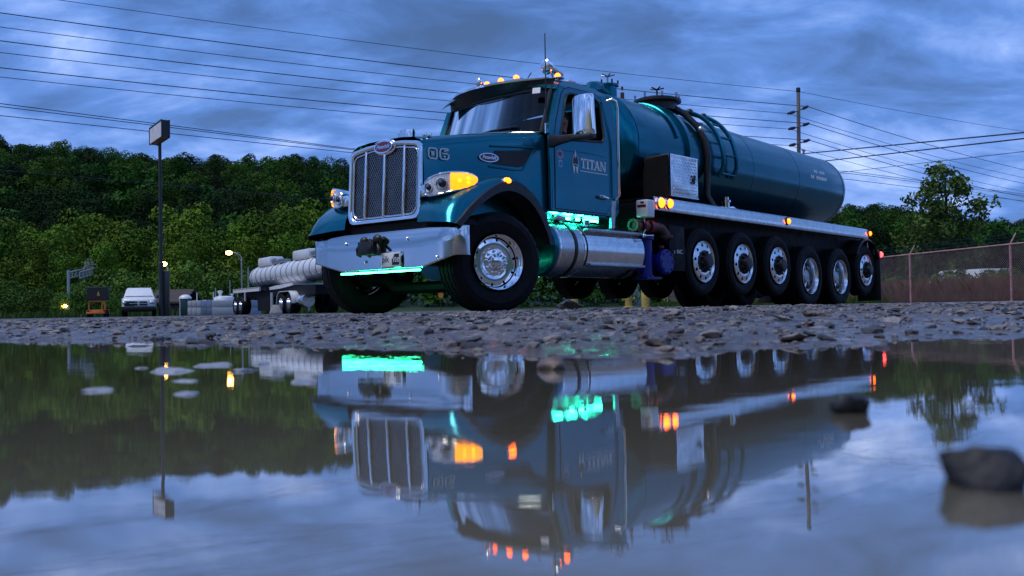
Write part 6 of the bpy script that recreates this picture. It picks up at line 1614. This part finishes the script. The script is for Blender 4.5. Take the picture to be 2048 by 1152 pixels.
for k, (x0, x1, y0, ym, y1, Y, nm) in enumerate(((424, 471, 601, 615, 630, 60, "left"), (471.5, 503, 601, 615, 630, 60, "right"))):
    block(x0, x1, ym, y1, Y, "long grey blue concrete slab on the ground, %s one of the pair" % nm, M['vault'], 2.4)
    a = at(x0, ym, Y); b = at(x1, ym, Y); zt = at(x0, y0, Y).z; zb = at(x0, ym, Y).z
    m_ = MB(); m_.box((0, 1.2, (zt - zb) / 2), ((b.x - a.x) * .985, 2.38, zt - zb - .01)); u_ = m_.build("concrete_block", M['vault'], None, bevel=.03); u_.location = ((a.x + b.x) / 2, Y, zb + .006); prop(u_, "long grey blue concrete slab on top, %s one of the pair" % nm, "concrete block", "pale concrete blocks in a row")
def wtank():
    Y = 64.5; a = at(426, 602, Y); b = at(470, 602, Y); zt = at(448, 592, Y).z; o = thing("storage_tank", "low white storage tank with vents showing above the grey blue slabs", "tank", ((a.x + b.x) / 2, Y, .14)); w = b.x - a.x
    m_ = MB(); m_.loft([[(w / 2 * k * math.cos(t), .9 * k * math.sin(t), z) for t in [2 * math.pi * i / 20 for i in range(20)]] for k, z in ((1.0, 0), (1.0, zt - .45), (.85, zt - .22), (.5, zt - .14))], True, True); m_.build("tank_shell", M['white'], o)
    for dx, h, r_ in ((-.25, .35, .16), (.55, .12, .10)):
        m_ = MB(); m_.lathe([(r_ * .6, -.2), (r_ * .6, h * .5), (r_, h * .55), (r_, h), (.001, h + .03)], 12, 'z', (dx, 0, zt - .14)); m_.build("vent", M['white'], o)
    for dx, h in ((.35, 1.05), (-.62, .55), (.85, .42)):
        m_ = MB(); m_.tube([(dx, .2, zt - .4), (dx, .2, zt - .14 + h)], .03, 6); m_.build("vent_pipe", M['galv'], o)
wtank()
def sep_pipe(px, y0, y1, Y, label):
    a = at(px, y1, Y); o = put("marker_pipe", (lambda m_: m_.mesh("marker_pipe", M['white']))(MB().tube([(0, 0, 0), (0, 0, at(px, y0, Y).z - .13)], .035, 7))); o.location = (a.x, Y, .13); prop(o, label, "pipe")
sep_pipe(394, 585, 604, 63, "white pipe sticking up behind the small block stacks")
sep_pipe(427, 584, 604, 63.5, "white pipe sticking up at the left end of the white storage tank")

# ------------------------------------------------------------------ parked tanker trailer behind the truck's nose
def trailer():
    Yr, Yf = 57.0, 46.0
    a = at(507, 628, Yr); b = at(672, 628, Yf)
    d = Vector((b.x - a.x, b.y - a.y, 0)); Ln = d.length; rz = math.atan2(d.y, d.x)
    o = thing("tanker_trailer", "parked silver ribbed tanker trailer behind the truck's front wheel", "trailer", (a.x, a.y, ground_h(a.x, a.y)), rz)
    # local x runs to the front, y+ is away from the camera
    zc, r_ = 2.10, .58
    LB = Ln + .6
    def rad(x): return r_
    def zcx(x): return zc + .13 * x / LB
    m_ = MB(); n = 40; rings = []
    for x, k in ((.95, .02), (.97, .5), (1.03, .8), (1.15, .96), (1.27, 1.0), (LB, 1.0), (LB + .2, .85), (LB + .3, .3)):
        rings.append([(x, r_ * k * math.cos(2 * math.pi * i / n), zcx(x) + r_ * k * math.sin(2 * math.pi * i / n)) for i in range(n)])
    m_.loft(rings, True, True); m_.build("tank_shell", M['alu'], o)
    k = 0; x = 1.55
    while x < LB:
        m_ = MB(); rings = []
        for i in range(41):
            t = 2 * math.pi * i / 40; c_, s_ = math.cos(t), math.sin(t)
            rings.append([(x - .035, r_ * c_, zcx(x) + r_ * s_), (x - .022, (r_ + .028) * c_, zcx(x) + (r_ + .028) * s_), (x + .022, (r_ + .028) * c_, zcx(x) + (r_ + .028) * s_), (x + .035, r_ * c_, zcx(x) + r_ * s_)])
        m_.loft(rings, False, False); m_.build("tank_rib", M['galv'], o, recalc=False)
        m_ = MB(); m_.ball((x + .35, -r_ * .90, zcx(x) - .30), .035, 8, 5); m_.build("marker_stud", M['white'], o)
        x += .86
    for x0, x1 in ((2.2, 4.4), (8.0, 10.4)):
        m_ = MB(); m_.box(((x0 + x1) / 2, 0, zcx(x0) + r_ + .20), (x1 - x0, .8, .50)); m_.build("overturn_guard", M['alu'], o, bevel=.1)
        m_ = MB(); m_.lathe([(.34, 0), (.34, .16), (.38, .16), (.38, .2), (.001, .22)], 20, 'z', ((x1 + .55), -.1, zcx(x1) + r_ - .02)); m_.tube([(x1 + .25, -.35, zcx(x1) + r_ + .22), (x1 + .8, -.35, zcx(x1) + r_ + .24)], .05, 6); m_.build("hatch", M['galv'], o)
    m_ = MB(); m_.lathe([(.30, 0), (.30, .15), (.34, .15), (.34, .2), (.001, .22)], 20, 'z', (6.0, -.1, zcx(6) + r_ - .02)); m_.build("hatch", M['galv'], o)
    # light rear deck rail, chassis, legs, wheels
    m_ = MB(); m_.box((2.4, -1.12, 1.36), (4.9, .10, .22)); m_.build("side_rail", M['white'], o)
    for k in range(18):
        m_ = MB(); m_.box((.25 + k * .26, -1.175, 1.43), (.12, .012, .045)); m_.build("rail_slot", M['black'], o)
    m_ = MB(); m_.box((Ln * .5, 0, 1.12), (Ln - .8, 1.7, .46)); m_.box((3.0, 0, 1.34), (5.6, 2.1, .12)); m_.box((5.2, -.2, .55), (2.6, 1.5, .75)); m_.build("chassis", M['frame'], o)
    m_ = MB(); m_.prism([(4.9, 1.36), (6.9, 1.48), (9.5, 1.54), (9.5, 1.42), (7.6, 1.30), (4.9, 1.26)], -.9, .9, 'y'); m_.build("fifth_wheel_plate", M['alu'], o)
    m_ = MB(); m_.box((6.5, -1.0, .62), (.10, .10, 1.0)); m_.box((6.5, 1.0, .62), (.10, .10, 1.0)); m_.box((2.35, -1.18, 1.0), (.08, .08, .5)); m_.build("landing_leg", M['white'], o)
    for x, big in ((.55, 1), (1.55, 1), (8.6, 1), (9.75, 1)):
        for sd in (-1, 1):
            m_ = MB(); m_.lathe([(.28, -.24), (.48, -.25), (.51, -.2), (.51, .2), (.48, .25), (.28, .24)], 26, 'y', (x, sd * .98, .51)); m_.build("tyre", M['rubber'], o)
            m_ = MB(); m_.lathe([(.30, -.23 * 1), (.28, -.10), (.25, .0), (.12, .02), (.10, -.08), (.001, -.09)] if sd < 0 else [(.30, .23), (.28, .1), (.25, 0), (.001, 0)], 24, 'y', (x, sd * .98, .51)); m_.build("rim", M['polished'], o)
    for sd in (-1,):
        m_ = MB(); P_ = arc(9.2, .51, 1.0, 180, 0, 14); P_ = [(8.6 - .62 * math.cos(R(a)) if a < 90 else 9.75 - .62 * math.cos(R(a)), .51 + .62 * math.sin(R(a))) for a in range(0, 181, 12)]
        m_.loft([[(x, sd * .72, z), (x, sd * 1.26, z)] for x, z in P_], False, False); m_.build("mudguard", M['alu'], o, solid=.03)
    m_ = MB(); m_.lathe([(.001, 10.5), (.30, 10.5), (.32, 10.55), (.32, 11.6), (.001, 11.62)], 24, 'x', (0, -.85, .62)); m_.build("fuel_tank", M['polished'], o)
M['alu'] = mat("dull_aluminium", (.80, .81, .82), .36, .25, .10, 4)
trailer()
m_ = MB(); m_.loft([[(x * k, y * k, z) for x, y in ((-.7, -.25), (.7, -.25), (.7, .25), (-.7, .25))] for k, z in ((1.0, 0), (1, .2), (.6, .55), (.5, .75))], True, True)
q = at(552, 626, 38); o = m_.build("barrier_block", M['tan'] if 'tan' in M else mat("tan_concrete", (.42, .38, .34), .85), None, bevel=.03); o.location = (q.x, 38, ground_h(q.x, 38)); o.rotation_euler.z = .3; o.scale = (.34, .5, .5); prop(o, "tan concrete barrier piece lying under the tanker trailer", "barrier")

# ------------------------------------------------------------------ chain link fence
def fence():
    FA, FB = FENCE_A, FENCE_B + (FENCE_B - FENCE_A) * .15
    d = (FB - FA); Ln = d.length; d = d / Ln; nrm = Vector((-d.y, d.x, 0))
    if nrm.y > 0: nrm = -nrm
    o = thing("chain_link_fence", "long chain link fence with faded pink posts and barbed wire along the right side", "fence", (0, 0, 0))
    HF = 2.02
    sp0 = (Vector((at(1822, 604, 41.0).x, 41.0, 0)) - FA).length
    ts = []; t = sp0
    while t > 0: t -= 6.3
    t += 6.3
    while t < Ln: ts.append(t); t += 6.3
    g = lambda t: ground_h((FA + d * t).x, (FA + d * t).y)
    for t in ts:
        p = FA + d * t; z = g(t)
        m_ = MB(); m_.tube([(p.x, p.y, z - .2), (p.x, p.y, z + HF + .05)], .042, 8); m_.build("fence_post", M['pink_rail'], o)
        m_ = MB(); m_.tube([(p.x, p.y, z + HF), (p.x + nrm.x * -.35 - .10, p.y + nrm.y * -.35, z + HF + .40)], .022, 6); m_.build("barb_arm", M['pink_rail'], o)
    rail = [FA + d * t + Vector((0, 0, g(t) + HF)) for t in np.linspace(0, Ln, 30)]
    m_ = MB(); m_.tube(rail, .032, 8); m_.build("top_rail", M['pink_rail'], o)
    for k in range(3):
        f = (k + 1) / 3; q = [p + Vector((nrm.x * -.35 * f - .10 * f, nrm.y * -.35 * f, .40 * f)) for p in rail]
        m_ = MB(); m_.tube(q, .006, 4)
        for t in np.arange(12, Ln, .22):
            p = FA + d * t + Vector((nrm.x * -.35 * f - .10 * f, nrm.y * -.35 * f, g(t) + HF + .40 * f)); m_._bar(p + Vector((0, 0, -.02)), p + Vector((.015, 0, .02)), .006, .006)
        m_.build("barbed_wire", M['wire'], o, recalc=False)
    m_ = MB(); t = -HF
    while t < Ln:
        for s_ in (0, 1):
            a0, a1 = (t, t + HF) if s_ == 0 else (t + HF, t)
            n_ = 2; pts = []
            za, zb = .03, HF
            t0, t1 = a0, a1
            lo, hi = 0.0, 1.0
            for lim in (0, Ln):
                pass
            if min(t0, t1) < 0 or max(t0, t1) > Ln: continue
            p0 = FA + d * t0; p1 = FA + d * t1
            off = nrm * (.003 if s_ else -.003)
            m_._bar((p0.x + off.x, p0.y + off.y, g(t0) + za), (p1.x + off.x, p1.y + off.y, g(t1) + zb), .0075, .0075)
        t += .105
    w = m_.build("chain_link_mesh", M['link'], o, recalc=False); w['kind'] = 'stuff'
fence()
# things seen through and beside the fence
def bollard(px, py0, py1, Y, label):
    b = at(px, py1, Y); z = ground_h(b.x, Y); h = at(px, py0, Y).z - z
    m_ = MB(); m_.lathe([(.10, -.1), (.10, h - .05), (.07, h), (.001, h + .03)], 14, 'z'); o = m_.build("bollard", M['yellow'], None); o.location = (b.x, Y, z); prop(o, label, "bollard", "yellow posts behind the truck")
bollard(1291, 568, 607, 24, "tall yellow post seen under the truck beside the blue pump")
def hydrant():
    Y = 27; b = at(1257, 608, Y); z = ground_h(b.x, Y); o = thing("hydrant", "short yellow hydrant seen under the truck's fuel tank", "hydrant", (b.x, Y, z))
    m_ = MB(); m_.lathe([(.16, 0), (.16, .05), (.10, .06), (.10, .36), (.13, .37), (.13, .41), (.09, .47), (.03, .50), (.001, .51)], 14, 'z'); m_.build("barrel", M['yellow'], o)
    m_ = MB(); m_.tube([(-.18, 0, .26), (.18, 0, .26)], .055, 10); m_.build("nozzle", M['yellow'], o)
hydrant()
bollard(1149, 572, 606, 26, "yellow post seen between the front wheel and the lifted wheels")
def boulder():
    p = at(1137, 606, 19.0); o = put("boulder", stone_mesh("boulder", 66, 3, SM[1], .75)); o.location = (p.x, 19.0, ground_h(p.x, 19) + .10); o.scale = (.26, .2, .2); prop(o, "dark boulder on the ground behind the truck's front wheel", "boulder")
boulder()
def refl():
    p = at(882, 622, 30); z = ground_h(p.x, 30); o = thing("marker_post", "thin post with a round orange reflector seen between the front wheels", "marker post", (p.x, 30, z))
    h = at(882, 590, 30).z - z
    m_ = MB(); m_.tube([(0, 0, -.1), (0, 0, h)], .012, 6); m_.build("post", M['dark_steel'], o)
    m_ = MB(); m_.lathe([(.001, -.012), (.085, -.012), (.085, .012), (.001, .012)], 16, 'y', (0, -.02, h)); m_.build("reflector", M['orange'], o)
refl()
def van():
    Y = 46; a = at(1968, 600, Y); b = at(2020, 600, Y); o = thing("van", "white van half hidden by leaves behind the fence at far right", "van", ((a.x + b.x) / 2, Y, .1), .15); w = 1.95; zt = at(1990, 537, Y).z - .1
    m_ = MB(); m_.loft([[(-w * .5 * k, y, .35), (-w * .5 * k, y, 1.0), (-w * .44 * k, y, h), (w * .44 * k, y, h), (w * .5 * k, y, 1.0), (w * .5 * k, y, .35)] for y, k, h in ((0, .96, zt), (3.2, 1, zt + .02), (3.7, .98, 1.15), (4.5, .9, 1.0))], True, True); m_.build("body", M['white'], o, bevel=.05)
    m_ = MB(); m_.box((0, -.01, zt - .42), (w * .72, .02, .42)); m_.build("rear_window", M['car_glass'], o, bevel=.005)
    for s_ in (-1, 1):
        m_ = MB(); m_.box((s_ * w * .44, -.01, .85), (.12, .02, .3)); m_.build("tail_light", M['red'], o)
        for y in (.9, 3.6): m_ = MB(); m_.lathe([(.2, -.1), (.33, -.1), (.33, .1), (.2, .1)], 18, 'x', (s_ * w * .43, y, .33)); m_.build("tyre", M['rubber'], o)
    rs = np.random.default_rng(31); c = at(1990, 575, 44.5)
    p, dd = crown_points(rs, 420, [(c.x - .75, 44.6, .8, .5), (c.x + .6, 44.6, .9, .5), (c.x, 44.6, .55, .55), (c.x - .2, 44.6, 1.25, .32), (c.x + .9, 44.6, 1.4, .3)])
    prop(put("sapling", leaves_mesh("sapling", p, dd, .09, M['leaf_cotton'], rs)), "leafy sapling standing in front of the white van behind the fence", "sapling")
van()
